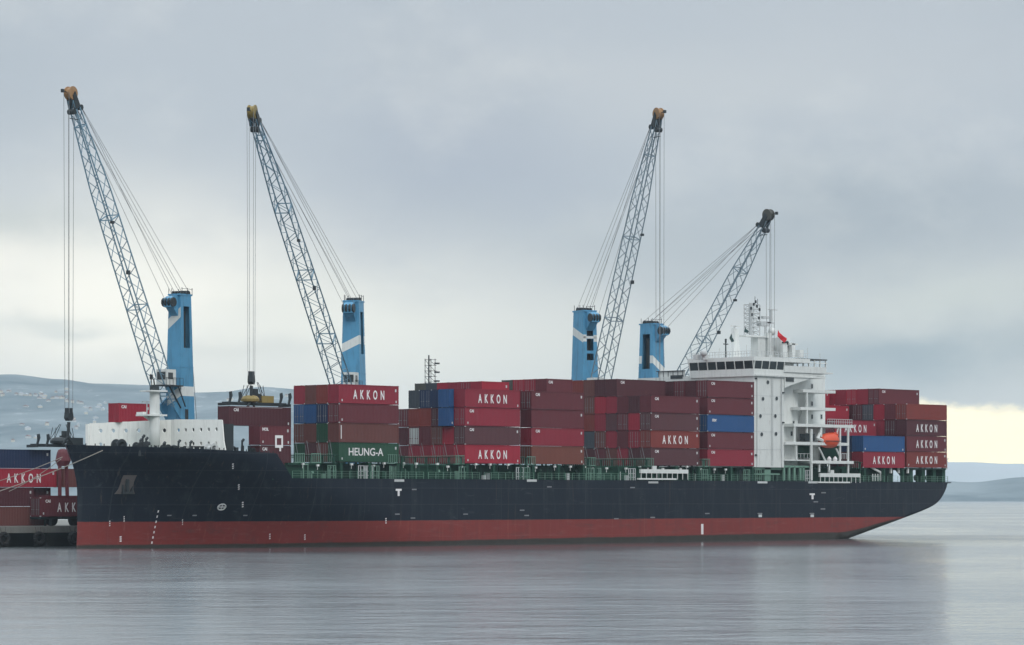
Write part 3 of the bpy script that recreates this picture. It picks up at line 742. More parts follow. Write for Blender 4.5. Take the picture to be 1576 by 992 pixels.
m_ = MB(); vv = 8.; u = U(1117, vv); m_.tube((u, vv, 31), (u, vv, ZZ(1117, 524, vv)), .13, 6); m_.box(u-.55, vv-.1, ZZ(1117, 530, vv), u+.55, vv+.1, ZZ(1117, 528.5, vv)); m_.box(u-.12, vv-.12, ZZ(1117, 527, vv), u+.12, vv+.12, ZZ(1117, 521, vv)); m_.build('light_mast', 'dark', ship)
m_ = MB(); vv = 10
for px, pt in ((1107, 536), (1149, 530), (1100, 541), (1229, 538), (1236, 537), (1243, 535), (1262, 543), (1197, 512), (1127, 511)):
    u = U(px, vv); m_.tube((u, vv, 30.9), (u, vv, ZZ(px, pt, vv)), .05, 5)
m_.build('whip_antenna', 'offwhite', ship)
m_ = MB(); vv = 10.; bx3(m_, 1219, 527, 1224, 549, vv, 1); bx3(m_, 1216, 528, 1228, 530, vv, .4); bx3(m_, 1231, 538, 1237, 549, vv, 1.5); bx3(m_, 1205, 530, 1212, 549, vv, .6); m_.build('roof_house', 'white', ship)
# roof deck edge: rail, dark awning aft of the wheelhouse
m_ = MB(); a, c_ = U(1224, 1), U(1269, 1); m_.box(a, .4, 30.95, c_, 12, 31.12)
m_.build('awning', 'dark', ship)
m_ = MB()
for i in range(6): u = a+(c_-a-.3)*i/5; m_.box(u, .5, 28.85, u+.18, .7, 30.95)
m_.box(a-4, .4, 30.35, c_, .55, 30.5); m_.build('awning_post', 'white', ship)
m_ = MB(); n = 22
for i in range(n+1):
    y = .2+(VL-.2)*i/n; m_.box(W0, y-.03, RZ, W0+.05, y+.03, RZ+.95)
for z in (RZ+.5, RZ+.95): m_.box(W0, .1, z-.03, W0+.05, VL, z+.03); m_.box(W0, .1, z-.03, W1+7, .16, z+.03)
for i in range(20): u = W0+(W1+7-W0)*i/20; m_.box(u-.03, .1, RZ, u+.03, .16, RZ+.95)
m_.build('roof_railing', 'offwhite', ship)
# funnel emblem: plain double hook mark on the house side
m_ = MB(); vv = 10.9; u, z = U(1209, vv), ZZ(1209, 535, vv)
for (x0, z0, x1, z1) in ((-.9, .9, .6, 1.1), (.6, 1.1, .9, .3), (.9, .3, -.1, 0), (-.1, 0, .5, -.8), (-.8, .3, -.4, -.3), (-.4, -.3, .3, -.5)):
    m_.tube((u+x0, vv, z+z0), (u+x1, vv, z+z1), .16, 5)
m_.build('funnel_emblem', 'dark', ship)
# side galleries around the lifeboat
gal = MB()
def beam(px0, px1, py, v, d, h_=.45): a, c_ = U(px0, v), U(px1, v); z = ZZ((px0+px1)/2, py, v); gal.box(a, v, z-h_/2, c_, v+d, z+h_/2)
def post(px, py0, py1, v, wd=.28): u = U(px, v); gal.box(u-wd/2, v+.04, ZZ(px, py1, v), u+wd/2, v+.04+wd, ZZ(px, py0, v))
beam(1236, 1286, 602, .2, 5.2, .5); beam(1232, 1286, 629, .2, 5.2, .5); beam(1222, 1314, 655, -.1, 5.1, .5); beam(1209, 1307, 682.5, -.1, 5.1, .5); beam(1249, 1314, 711, -.3, 5.0, .5); beam(1208, 1248, 708, .1, 5.0, .2)
gal.build('side_gallery', 'white', ship); gal = MB()
for a_ in ((1243, 602, 666, .2), (1224, 656, 681, 0), (1265, 656, 672, 0), (1226, 683, 708, 0), (1250, 660, 739, -.3, .34), (1294, 656, 711, -.1), (1306.5, 656, 734, -.1), (1262, 711, 726, -.1), (1277, 711, 728, -.1)): gal = MB(); post(*a_); gal.build('gallery_post', 'white', ship)
gal = MB()
def brace(px0, py0, px1, py1, v, r=.17): gal.tube((U(px0, v), v, ZZ(px0, py0, v)), (U(px1, v), v, ZZ(px1, py1, v)), r, 6)
brace(1260, 688, 1270, 708, .3); brace(1287, 690, 1294, 706, .3); brace(1240, 615, 1229, 650, 4.6, .1)
brace(1262, 667, 1258, 675, .1, .3); brace(1258, 674, 1266, 678, .1, .3); brace(1264, 658, 1262, 668, .1, .2); brace(1290, 657, 1288, 667, .1, .15)
gal.build('davit', 'white', ship); gal = MB()
for py, px0, px1 in ((643, 1273, 1314), (675, 1209, 1240), (700, 1226, 1250), (730-20, 1290, 1306)):
    pass
for k in range(12):
    u = U(1274+k*3.4, 0); gal.box(u-.03, 0, ZZ(1290, 653.5, 0), u+.03, .06, ZZ(1290, 645, 0))
for z_ in (645, 649): gal.box(U(1274, 0), 0, ZZ(1290, z_, 0)-.04, U(1312, 0), .06, ZZ(1290, z_, 0)+.04)
for px0, px1, py in ((1228, 1249, 706), (1296, 1306, 706)):
    for k in range(5): u = U(px0+(px1-px0)*k/4, 0); gal.box(u-.03, .1, ZZ(px0, py, 0), u+.03, .16, ZZ(px0, py-8, 0))
    gal.box(U(px0, 0), .1, ZZ(px0, py-8, 0), U(px1, 0), .16, ZZ(px0, py-8, 0)+.07)
gal.build('gallery_railing', 'offwhite', ship)
m_ = MB(); bx3(m_, 1239, 667, 1254, 678, .3, 1.2); m_.build('liferaft_rack', 'dark', ship)
for a_ in ((1229, 684, 1248, 704, 4.0, .5), (1298, 690, 1318, 735, 6.5, .6), (1266, 684, 1292, 708, 4.3, .5)): m_ = MB(); bx3(m_, *a_); m_.build('machinery_casing', 'teal', ship)
for px in (1279, 1288): m_ = MB(); u, z = U(px, -.2), ZZ(px, 706, -.2); m_.lathe([(.3, z-.4), (.42, z), (.2, z+.35), (.05, z+.45)], u, .2, 8); m_.build('liferaft_canister', 'text', ship)
m_ = MB(); bx3(m_, 1160, 717, 1204, 722, .6, 1); bx3(m_, 1162, 711, 1170, 722, .5, 1.); bx3(m_, 1177, 713, 1186, 740, .6, .4); bx3(m_, 1160, 728, 1200, 730, .4, .2)
for px in (1206, 1214, 1222, 1231, 1236): bx3(m_, px, 718, px+2.5, 739, .3, .3)
bx3(m_, 1205, 716, 1246, 719, .3, 1.5)
m_.build('pipe_rack', 'palegreen', ship)
m_ = MB(); bx3(m_, 1158, 716, 1330, 742, 2.9, .3); m_.build('deck_house_side', 'teal', ship)
# stern: mooring deck under the last bay
m_ = MB()
for px in (1402, 1421, 1437.5, 1452):
    a = U(px, 1.); m_.box(a-.45, .9, 9.8, a+.45, 2.4, 12.4)
m_.box(U(1392, .5), .5, 12.2, 150.6, 26.6, 12.5)
for v_ in (25.,): m_.box(149.2, v_, 9.8, 150.2, v_+1.2, 12.3)
m_.build('stern_pillar', 'teal', ship)
m_ = MB(); m_.prism([(U(1341, .3), ZZ(1341, 720, .3)), (U(1343, .3), ZZ(1341, 718, .3)), (U(1358, .3), ZZ(1355, 726, .3)), (U(1358, .3), ZZ(1355, 739, .3)), (U(1355.5, .3), ZZ(1355, 739, .3)), (U(1355.5, .3), ZZ(1355, 728, .3))], 'y', .3, .6)
for k in range(4): bx3(m_, 1343+k*4, 729, 1344+k*4, 740, .3, .1)
bx3(m_, 1342, 732, 1357, 733, .3, .1)
for px in (1371, 1383, 1397): bx3(m_, px, 720, px+2, 728, .4, .3)
m_.build('stern_ladder', 'white', ship)
m_ = MB(); bx3(m_, 1455, 706, 1458.5, 722, 1.5, .5); bx3(m_, 1450, 705, 1460, 706.5, 1.5, .5); m_.tube((150.8, 3, 9.9), (151.2, 3, 13.5), .06, 5); m_.build('stern_light_post', 'offwhite', ship)
for px in (1412, 1430, 1446): reel(px, 735, 6, .55, 1.).build('stern_winch', 'dark', ship)

# flags
def flag(name, pts, v, mat, label):
    m_ = MB(); o = []
    for i, (px, py) in enumerate(pts): o.append((U(px, v), v+.12*math.sin(i*2.1), ZZ(px, py, v)))
    n = len(o); o2 = [(x, y+.03, z) for x, y, z in o]
    m_.add(o+o2, [list(range(n)), list(range(n, 2*n))[::-1]]+[[i, n+i, n+(i+1) % n, (i+1) % n] for i in range(n)])
    t = m_.build(name, mat); tag(t, label, 'flag'); return t
flag('flag', [(1197.5, 507), (1200, 511), (1204, 516), (1208, 518.5), (1211.5, 520), (1210, 523), (1207, 527), (1202, 522), (1196, 517)], 9.9, 'flagred', 'red flag drooping from a halyard beside the funnel house')
flag('flag', [(1125.5, 513), (1128, 518), (1129.5, 525), (1126, 526.5), (1123.5, 520)], 9.9, 'flagdark', 'small dark flag left of the radar mast above the wheelhouse')
flag('flag', [(1147, 503), (1149, 506), (1152, 509), (1151, 512), (1146, 511)], 9.9, 'flagdark', 'small dark flag just left of the tall lattice mast top')
# lifeboat
lb = empty('lifeboat', (U(1281, -.2), .6, ZZ(1281, 690, -.2)), 'orange enclosed lifeboat hanging in white davits on the ship side', 'lifeboat')
m_ = MB(); L = 3.0*.80; nn = 14; vs = []; sec = 12
for i in range(nn+1):
    t = -1+2*i/nn; x = L*t*1.0; k = max(.02, (1-abs(t)**3.6))**.5
    for j in range(sec):
        a_ = 2*math.pi*j/sec; y = math.sin(a_)*1.1*k; zc = 1.35+(-math.cos(a_))*(1.25 if math.cos(a_) > 0 else 1.45)*k
        if -math.cos(a_) > 0 and t > .15: zc += .18*k
        if -math.cos(a_) > 0: zc -= .15*k*abs(math.sin(t*3))
        vs.append((x, y, zc))
m_.add(vs, [[i*sec+j, i*sec+(j+1) % sec, (i+1)*sec+(j+1) % sec, (i+1)*sec+j] for i in range(nn) for j in range(sec)]+[list(range(sec))[::-1], list(range(nn*sec, (nn+1)*sec))])
m_.build('boat_hull', 'orange', lb, smooth=True)
m_ = MB(); m_.box(.7, -.6, 2.2, 1.9, .6, 2.85); m_.build('steering_canopy', 'orange', lb)
m_ = MB(); m_.tube((-1.7, 0, 2.2), (-1.9, .3, 3.6), .05, 5); m_.tube((1.6, 0, 2.2), (1.5, .3, 3.8), .05, 5); m_.build('fall_wire', 'wire', lb)
m_ = MB(); m_.box(-2.2, -1.16, 1.25, 2.2, -1.05, 1.36); m_.build('rubbing_strake', 'dark', lb)

# ================================================================== CONTAINERS
def cont_meshes(Lc, Hc=2.82, Wc=2.44):
    pitch = .28; n = int((Lc-.36)/pitch)
    bd = MB(); d = .045
    for sy, yo in ((0, .03), (1, Wc-.03)):      # corrugated long sides
        s = 1 if sy == 0 else -1; x = .18; pts = [(x, yo)]
        p = (Lc-.36)/n
        for i in range(n):
            a = .18+i*p; pts += [(a+.10*p, yo), (a+.30*p, yo+s*d), (a+.70*p, yo+s*d), (a+.90*p, yo)]
        pts.append((Lc-.18, yo))
        vs = [(x, y, .16) for x, y in pts]+[(x, y, Hc-.12) for x, y in pts]; k = len(pts)
        bd.add(vs, [[i, i+1, k+i+1, k+i] if sy == 0 else [i, k+i, k+i+1, i+1] for i in range(k-1)])
    # corrugated far end, plain roof and floor
    m2 = 8; p = (Wc-.3)/m2; pts = []
    for i in range(m2): a = .15+i*p; pts += [(Lc-.03, a), (Lc-.03, a+.2*p), (Lc-.03-d, a+.35*p), (Lc-.03-d, a+.8*p)]
    pts.append((Lc-.03, Wc-.15)); k = len(pts)
    bd.add([(x, y, .16) for x, y in pts]+[(x, y, Hc-.12) for x, y in pts], [[i, i+1, k+i+1, k+i] for i in range(k-1)])
    bd.box(.05, .05, Hc-.06, Lc-.05, Wc-.05, Hc-.02); bd.box(.05, .05, .08, Lc-.05, Wc-.05, .14)
    fr = MB()
    for x in (0, Lc-.18):
        for y in (0, Wc-.16): fr.box(x, y, 0, x+.18, y+.16, Hc)
    for y in (.004, Wc-.064):
        fr.box(.18, y, .03, Lc-.18, y+.06, .17); fr.box(.18, y, Hc-.13, Lc-.18, y+.06, Hc-.02)
    for x in (.004, Lc-.124):
        fr.box(x, .16, .03, x+.12, Wc-.16, .17); fr.box(x, .16, Hc-.14, x+.12, Wc-.16, Hc-.02)
    dr = MB(); dr.box(.05, .16, .17, .09, Wc/2-.01, Hc-.14); dr.box(.05, Wc/2+.01, .17, .09, Wc-.16, Hc-.14)
    for z in (.7, 1.35, 2.0): dr.box(.03, .2, z, .05, Wc-.2, z+.05)
    rd = MB()
    for y in (.42, .86, 1.56, 2.0):
        rd.tube((.0, y, .2), (.0, y, Hc-.17), .022, 5); rd.box(-.03, y-.06, 1.0, .03, y+.16, 1.08)
    fr.mi = [0]*len(fr.f); cst = fr
    for x in (-.006, Lc-.172):
        for y in (-.006, Wc-.156):
            for z in (-.004, Hc-.116): cst.box(x, y, z, x+.178, y+.162, z+.118, 1)
    return (bd.mesh('body', [M['red']]), fr.mesh('frame', [M['red'], M['dark']]), dr.mesh('door', [M['red']]), rd.mesh('lock_rods', [M['offwhite']]))
CM = {40: cont_meshes(12.1), 20: cont_meshes(6.02)}
HT = 2.86
def container(u, v, z, colr, label, group, size=40, text=None, logo=None, door=True, patch=None, rotz=0, extra=None):
    t = empty('shipping_container', (u, v, z), label, 'shipping container', group, rotz)
    bd, fr, dr, rd = CM[size]
    inst('body', bd, [colr], t); inst('frame', fr, [colr, colr if random.random() < .4 else 'dark' if random.random() < .7 else 'offwhite'], t)
    d = inst('door', dr, [patch or colr], t)
    if door: inst('lock_rods', rd, ['wire' if random.random() < .3 else colr], d)
    L = 12.1 if size == 40 else 6.02
    if text == 'AKKON': text_on(t, 'AKKON', L*.235, .012, .72, 1.35, 6.3, bold=.032, space=2.1)
    elif text == 'AK': text_on(t, 'AKKON', L*.26, .012, .72, 1.35, 6.3, bold=.032, space=2.1)
    elif text == 'HEUNG-A': text_on(t, 'HEUNG-A', L*.16, .012, .95, 1.15, 7.0, bold=.015)
    elif text: text_on(t, text, L*.1, .012, 1.7, .6, bold=.03, shear=.3)
    if logo: text_on(t, logo, L*.08, .011, 2.08, .42, bold=.05, name='owner_code')
    if extra: extra(t, L)
    # small data panel at the right of the side
    p = MB()
    if random.random() < .5: p.box(L-.75, .012, 1.9, L-.45, .022, 2.3)
    if random.random() < .5: p.box(L-.62, .012, .25, L-.4, .022, .6)
    if random.random() < .4: p.box(.5, .012, .3, .72, .022, .62)
    if p.v: p.build('data_plate', 'offwhite', t)
    return t
ords = ['nearest', 'second', 'third', 'fourth', 'fifth', 'sixth', 'seventh', 'eighth']
tiers = ['bottom', 'second', 'third', 'fourth', 'fifth']
bayn = {'A': 'stack nearest the bow', 'B': 'second tall stack from the bow', 'C': 'third stack from the bow', 'D': 'stack beside the third crane',
        'E': 'stack touching the bridge tower', 'F': 'low stack just behind the lifeboat', 'G': 'rearmost stack at the stern'}
grp = {k: 'containers in the '+v for k, v in bayn.items()}
rnd = random.Random(21)
def place(bay, col_, tier, colr, size=40, text=None, logo=None, patch=None, note=None, u=None, v=None, extra=None, door=True, dz=0.):
    a = BAYS[bay][0]; uu = a if u is None else u; vv = col_*2.5 if v is None else v
    z = 12.42+dz+(tier-1)*HT+(.15 if bay in 'G' else 0)
    what = note or (colr + (' container lettered AKKON' if text == 'AKKON' else ' container'))
    lab = '%s, %s tier, %s row inboard, %s' % (what, tiers[tier-1], ords[col_], bayn[bay])
    if col_ == 0: lab = '%s, outboard side, %s tier, %s' % (what, tiers[tier-1], bayn[bay])
    container(uu, vv, z, colr, lab, grp[bay], size, text, logo, door, patch, extra=extra)
def whitebar(t, L):
    p = MB(); p.box(.35, .008, .5, .5, .02, 2.5); p.build('white_stripe', 'text', t)
place('A', 0, 4, 'red', text='AKKON'); place('A', 0, 3, 'maroon'); place('A', 0, 2, 'brown', extra=whitebar); place('A', 0, 1, 'green', text='HEUNG-A', note='green container lettered HEUNG-A')
for i, row in enumerate((('brick red', 'brown', 'red'), ('navy', 'blue', 'blue'), ('green', 'brown', 'brown'), ('brown', 'mauve brown', 'dark green'))):
    for j, c_ in enumerate(row): place('A', j+1, 4-i, c_)
place('B', 0, 4, 'red', text='AKKON'); place('B', 0, 3, 'red', logo='CAI'); place('B', 0, 2, 'mauve brown', logo='CAI'); place('B', 0, 1, 'crimson', text='AKKON')
rows = (('blue', 'navy', 'navy', 'slate grey'), ('blue', 'dark maroon', 'brick red', 'brick red', 'maroon'), ('crimson', 'brown', 'maroon', 'maroon', 'dark maroon'), ('red', 'crimson', 'red', 'red', 'maroon'))
for i, row in enumerate(rows):
    for j, c_ in enumerate(row):
        place('B', j+1, 4-i, c_, patch=('pale grey' if (i == 2 and j == 3) else None), note=('container with pale grey end' if (i == 2 and j == 3) else None),
              u=(BAYS['B'][0]-.9 if (i < 2 and j == 0) else None), size=20 if i == 0 else 40)
for j, c_ in enumerate(('crimson', 'red', 'red', 'crimson', 'slate grey', 'olive grey')): place('B', j+1, 5, c_, size=20, u=32.4, dz=-1.5)
place('C', 0, 4, 'maroon', logo='CAI'); place('C', 0, 3, 'maroon'); place('C', 0, 2, 'red', logo='CAI'); place('C', 0, 1, 'rust brown')
for j, c_ in enumerate(('maroon', 'red', 'crimson', 'olive grey')): place('C', j+1, 5, c_, size=20, u=46.95, dz=-.7, logo='CAI' if j == 0 else None)
for j in (1, 2): place('C', j, 4, rnd.choice(('maroon', 'red')), size=20)
place('D', 0, 4, 'maroon', logo='CAI'); place('D', 0, 3, 'mauve brown', logo='CAI'); place('D', 0, 2, 'brick red', text='AKKON'); place('D', 0, 1, 'mauve brown', logo='CAI')
rows = ((None, None, 'dark maroon', 'dark maroon', 'brown', 'brick red', 'brick red'), ('dark maroon', 'maroon', 'red', 'crimson', 'brown', 'brick red', 'maroon'),
        ('crimson', 'maroon', 'mauve brown', 'red', 'brick red', 'maroon', 'brown'), ('red', 'maroon', 'red', 'brown', 'slate grey', 'dark maroon', 'olive grey'), ('dark maroon', 'red', 'brown', 'maroon', 'dark maroon', 'maroon', 'dark maroon'))
for i, row in enumerate(rows):
    for j, c_ in enumerate(row):
        if c_: place('D', j+1, 5-i, c_, logo='CAI' if (i == 0 and j == 2) else None)
place('E', 0, 5, 'maroon', logo='CAI'); place('E', 0, 4, 'maroon', logo='CAI'); place('E', 0, 3, 'blue', text='tex'); place('E', 0, 2, 'maroon', logo='CAI'); place('E', 0, 1, 'red', logo='CAI')
for j, c_ in enumerate(('dark maroon', 'maroon', 'dark maroon', 'maroon')): place('E', j+1, 5, c_)
place('F', 0, 2, 'blue'); place('F', 0, 1, 'red', text='AKKON')
place('F', 1, 2, 'navy'); place('F', 1, 1, 'maroon'); place('F', 2, 2, 'navy'); place('F', 2, 1, 'dark maroon')
place('F', 3, 3, 'red', text='AKKON', v=6.3); place('F', 5, 4, 'crimson', v=12.5); place('F', 7, 5, 'crimson', v=17.0, note='crimson container past the gallery')
place('F', 4, 3, 'red', v=9.0)
place('G', 0, 4, 'brick red'); place('G', 0, 3, 'dark maroon', text='AKKON'); place('G', 0, 2, 'maroon', text='AKKON'); place('G', 0, 1, 'brick red', text='AKKON')
for i, row in enumerate((('maroon', 'crimson', 'slate grey', 'dark maroon', 'dark maroon', 'crimson'), ('dark maroon', 'red', 'maroon', 'maroon'), ('dark maroon', 'maroon'), ('dark maroon',))):
    for j, c_ in enumerate(row): place('G', j+1, 4-i, c_, patch='slate grey' if c_ == 'slate grey' else None)
for j, c_ in enumerate(('maroon', 'red', 'crimson', 'red', 'crimson')): place('G', j+3, 5, c_, v=6.2+j*2.5, u=138.04, logo='CAI' if j == 0 else None)
# deck cargo near the breakwater
uR = U(173, 22.)
GB = 'containers on and over the bow'
container(uR, 20.5, ZZ(180, 649.5, 20.5), 'crimson', 'crimson container showing above the white breakwater left of the foremast', GB, 20, logo='CAI')
us_ = U(400, 3.)
container(us_, 3, 12.9+HT-1, 'maroon', 'maroon short container, upper of two beneath the crane lift', GB, 20, logo='MOL', door=False)
container(us_, 3, 12.9-1, 'dark maroon', 'dark maroon short container with white square marking, lower of two beneath the crane lift', GB, 20, logo='CAI', door=False)
p = MB(); a = U(424, 2.9); z_ = ZZ(424, 694, 2.9)
for x0, z0, x1, z1 in ((0, .5, 2.0, .9), (0, 1.9, 2.0, 2.3), (0, .9, .4, 1.9), (1.6, .9, 2.0, 1.9), (1.1, 0, 1.5, .5)): p.box(a+x0*.75, 2.95, z_+z0, a+x1*.75, 3.0, z_+z1)
# lifted container with spreader
VL_ = 7.5; lu = U(352, VL_); lz = ZZ(345, 654, VL_)
container(lu, VL_, lz, 'dark maroon', 'dark maroon container hanging from the second crane over the bow', GB, 40, logo='CAI', door=False,
          extra=lambda t, L: (MB().box(1.3, .008, 2.66, 10.4, .02, 2.78).build('white_stripe', 'text', t)))
b_ = bpy.data.objects
p.build('white_marking', 'text', None)
wmk = b_['white_marking']
for o in b_:
    if o.get('label', '').startswith('dark maroon short container'):
        wmk.parent = o; wmk.matrix_parent_inverse = Matrix.Translation(-Vector(o.location))
def spreader(u, v, z, label, L=12.1, hc='yellow'):
    t = empty('container_spreader', (u, v, z), label, 'spreader', 'container spreaders under the cranes')
    m_ = MB(); m_.box(.2, .75, .15, L-.2, 1.05, .6); m_.box(.2, 1.45, .15, L-.2, 1.75, .6)
    for x in (0, L-.35): m_.box(x, 0, .05, x+.35, 2.44, .45)
    m_.build('beam', 'dark', t)
    for x in (.1, 1.9, L-2.2, L-.5):
        m_ = MB(); m_.prism([(x, .3), (x+.3, .3), (x+.75, 1.5), (x+.6, 2.1), (x+.2, 2.0), (x+.25, 1.2)], 'y', .1, .3); m_.build('guide_flipper', 'dark', t)
    m_ = MB(); m_.lathe([(.8, .6), (1.35, .75), (1.4, 1.1), (1.05, 1.5), (.4, 1.65)], L/2-.9, 1.2, 14); m_.box(L/2+1., .7, .6, L/2+3.3, 1.8, 1.6)
    m_.build('rotator_housing', hc, t)
    m_ = MB(); m_.box(L/2-.5, .9, .9, L/2+.9, 1.6, 1.9); m_.box(L/2-.2, 1, 1.9, L/2+.5, 1.5, 2.6); m_.build('rotator', 'dark', t)
    m_ = MB()
    for dx in (-2.6, -1.8, 1.4, 2.0):
        m_.tube((L/2+dx, 1.2, 1.2), (L/2+dx*.8, 1.2, 3.1), .05, 5); m_.tube((L/2+dx, 1.2, 1.2), (L/2+dx*.3, 1.2, 3.6), .05, 5)
    m_.build('hose', 'dark', t)
    return t
spreader(lu, VL_, lz+HT, 'dark spreader with ochre rotator clamped on the hanging maroon container')

# ================================================================== CRANES
def crane(tpx, tv, tip_px, tip_py, tip_v, ztop_, zpiv, label, slots, hookz, hsp=.75, ht=1, headcol='tan', cabside=1, zup=None, boomcol='steel', ws=1.):
    tu = U(tpx, tv); tipu = U(tip_px, tip_v); tz = ZZ(tip_px, tip_py, tip_v)-1.15
    d = Vector((tipu-tu, tip_v-tv)); yaw = math.atan2(d.y, d.x); X = d.length
    t = empty('harbour_crane', (tu, tv, 2.95), label, 'crane', 'blue mobile harbour cranes on the quay', yaw)
    o = -2.95; H_ = ztop_+o
    m_ = MB(); m_.box(-9, -5, 1.2, 9, 5, 2.6); m_.box(-3, -3, 2.6, 3, 3, 4.2)
    for x in (-9.5, 7.5):
        for y in (-7, 6): m_.box(x, y, 0, x+2, y+1.2, .3)
        m_.box(x+.5, -6.6, 1.4, x+1.5, 6.8, 2.2)
    m_.build('chassis', 'craneblue', t)
    for x in range(-8, 9, 2):
        for y in (-5.4, 4.7):
            m_ = MB(); m_.tube((x, y, .75), (x, y+.7, .75), .75, 16); m_.build('wheel', 'rubber', t)
    m_ = MB(); m_.box(-8.5, -2.6, 4.2, 2.5, 2.6, 5); m_.box(-8.5, -2.5, 5, -2.3, 2.5, 8.5); m_.build('machine_house', 'craneblue', t)
    # hollow box tower
    wx0, wy0, wx1, wy1 = 2.0*ws, 1.75*ws, 1.35*ws, 1.15*ws
    z0, z1 = 4.9, H_-3.2
    def sec(z): k = (z-z0)/(H_-z0); return wx0+(wx1-wx0)*k, wy0+(wy1-wy0)*k
    m_ = MB()
    def wall(face, za, zb, f0, f1):
        (xa, ya), (xb, yb) = sec(za), sec(zb); th = .12
        P_ = []
        for (xx, yy, z) in ((xa, ya, za), (xb, yb, zb)):
            for q in (f0, f1):
                if face in ('l', 'r'):
                    s = 1 if face == 'l' else -1
                    P_ += [(-xx+2*xx*q, s*yy, z), (-xx+2*xx*q, s*(yy-th), z)]
                else:
                    s = 1 if face == 'f' else -1
                    yy2 = yy-th-.002; P_ += [(s*xx, -yy2+2*yy2*q, z), (s*(xx-th), -yy2+2*yy2*q, z)]
        m_.add(P_, [[0, 2, 6, 4], [1, 5, 7, 3], [0, 4, 5, 1], [2, 3, 7, 6], [0, 1, 3, 2], [4, 6, 7, 5]])
    for f in 'lrfb':
        sl_ = slots.get(f)
        if not sl_: wall(f, z0, H_, 0, 1)
        else:
            zc = z0
            for (sa, sb, f0, f1) in sorted(sl_, reverse=True):
                sa, sb = H_-sa, H_-sb
                wall(f, zc, sb, 0, 1); wall(f, sb, sa, 0, f0); wall(f, sb, sa, f1, 1); zc = sa
            wall(f, zc, H_, 0, 1)
    m_.prism([(wx1-.1, H_-3.4), (wx1+1.3, H_-2.0), (wx1+1.9, H_-1.9), (wx1+1.9, H_-.6), (wx1+1.2, H_-.2), (wx1-.1, H_)], 'y', -wy1*.62, wy1*.62)
    m_.box(-wx1-.3, -wy1-.05, H_, wx1+.2, wy1+.05, H_+.25)
    tw = m_.build('tower', 'craneblue', t)
    m_ = MB(); xi, yi = sec(H_-9); m_.box(-xi*.3, -yi*.55, H_-19, xi*.3, yi*.55, H_-2.5); m_.build('tower_dark_core', 'dark', t)  # dark filling added inside so the tower slots look shaded
    m_ = MB(); xi, yi = sec(H_-6); m_.box(-.25, -.3, H_-14, .25, .3, H_-1); m_.build('tower_ladder_shaft', 'dark', t)
    for y in (-.85, -.3, .3, .85):
        for x_, z_, r_ in ((wx1+1.5, H_-1.15, .72), (-.9, H_+.35, .5), (.5, H_+.3, .45)):
            m_ = MB(); m_.tube((x_, y-.14, z_), (x_, y+.14, z_), r_, 14); m_.build('head_sheave', 'dark', t)
    m_ = MB()
    for x, y in ((-1.4, 1.3), (-.2, 1.3), (1.2, 1.3), (-1.4, -1.3), (.4, -1.3), (1.3, -1.2)): m_.tube((x, y, H_+.2), (x, y, H_+1.2), .05, 5)
    m_.box(-1.5, 1.28, H_+1.0, 1.3, 1.33, H_+1.06); m_.build('head_railing', 'dark', t)
    # white chevrons
    m_ = MB()
    def stripe(face, za, zb, hgt, f0=0., f1=1.):
        n = 4; P_ = []
        for i in range(n+1):
            q = f0+(f1-f0)*i/n; zc = za+(zb-za)*i/n
            for z in (zc, zc+hgt):
                xx, yy = sec(z)
                if face in 'lr': s = 1 if face == 'l' else -1; P_ += [(-xx+2*xx*q, s*(yy+.012), z), (-xx+2*xx*q, s*(yy-.03), z)]
                else: s = 1 if face == 'f' else -1; P_ += [(s*(xx+.012), -yy+2*yy*q, z), (s*(xx-.03), -yy+2*yy*q, z)]
        fs = []
        for i in range(n):
            a = 4*i; fs += [[a, a+4, a+6, a+2], [a+1, a+3, a+7, a+5], [a, a+1, a+5, a+4], [a+2, a+6, a+7, a+3]]
        m_ = MB(); m_.add(P_, fs); m_.build('white_chevron', 'white', t)
    up = cabside   # side of the tower the water sees
    vis = 'l' if up > 0 else 'r'
    if zup: 
        for (face, da, db, hh, f0, f1) in zup: stripe(face, H_-da, H_-db, hh, f0, f1)
    # cab and platform
    hz_ = zpiv+o
    m_ = MB(); cy = 1.85*up
    y_a, y_b = sorted((.3*up, 2.9*up))
    y_a, y_b = sorted((-.9*up, 2.0*up)); m_.box(1.75, y_a, hz_+.1, 6.3, y_b, hz_+.3); m_.tube((1.8, up*1.5, hz_-3.2), (4.8, up*1.6, hz_+.1), .14, 6); m_.tube((1.8, up*2.4, hz_-3.0), (3.6, up*2.4, hz_+.1), .12, 6); m_.build('cab_platform', 'dark', t)
    m_ = MB()
    ya, yb = sorted((-up*.2, up*1.8)); m_.box(3.4, ya, hz_+.3, 5.8, yb, hz_+2.7); cb = m_.build('operator_cab', 'white', t)
    m_ = MB(); m_.box(5.8, ya+.2, hz_+1.1, 5.84, yb-.2, hz_+2.3); e = yb if up > 0 else ya
    m_.box(4.2, e-.02, hz_+1.2, 5.4, e+.03, hz_+2.2); m_.build('cab_window', 'glass', cb)
    m_ = MB()
    for k in range(6): m_.tube((1.8+k*.85, up*1.98, hz_+.3), (1.8+k*.85, up*1.98, hz_+1.4), .035, 4)
    m_.tube((1.8, up*1.98, hz_+1.4), (6.2, up*1.98, hz_+1.4), .04, 4); m_.build('cab_railing', 'dark', t)
    m_ = MB(); fy = -cabside
    for zz in range(60):
        z_ = 5+zz*.55
        if z_ > H_-1: break
        xx, yy = sec(z_); m_.box(-xx-.28, -.25, z_, -xx-.22, .25, z_+.05)
    for yq in (-.25, .25): m_.tube((-wx0-.25, yq, 5), (-wx1-.25, yq, H_-.6), .04, 4)
    m_.build('access_ladder', 'dark', t)
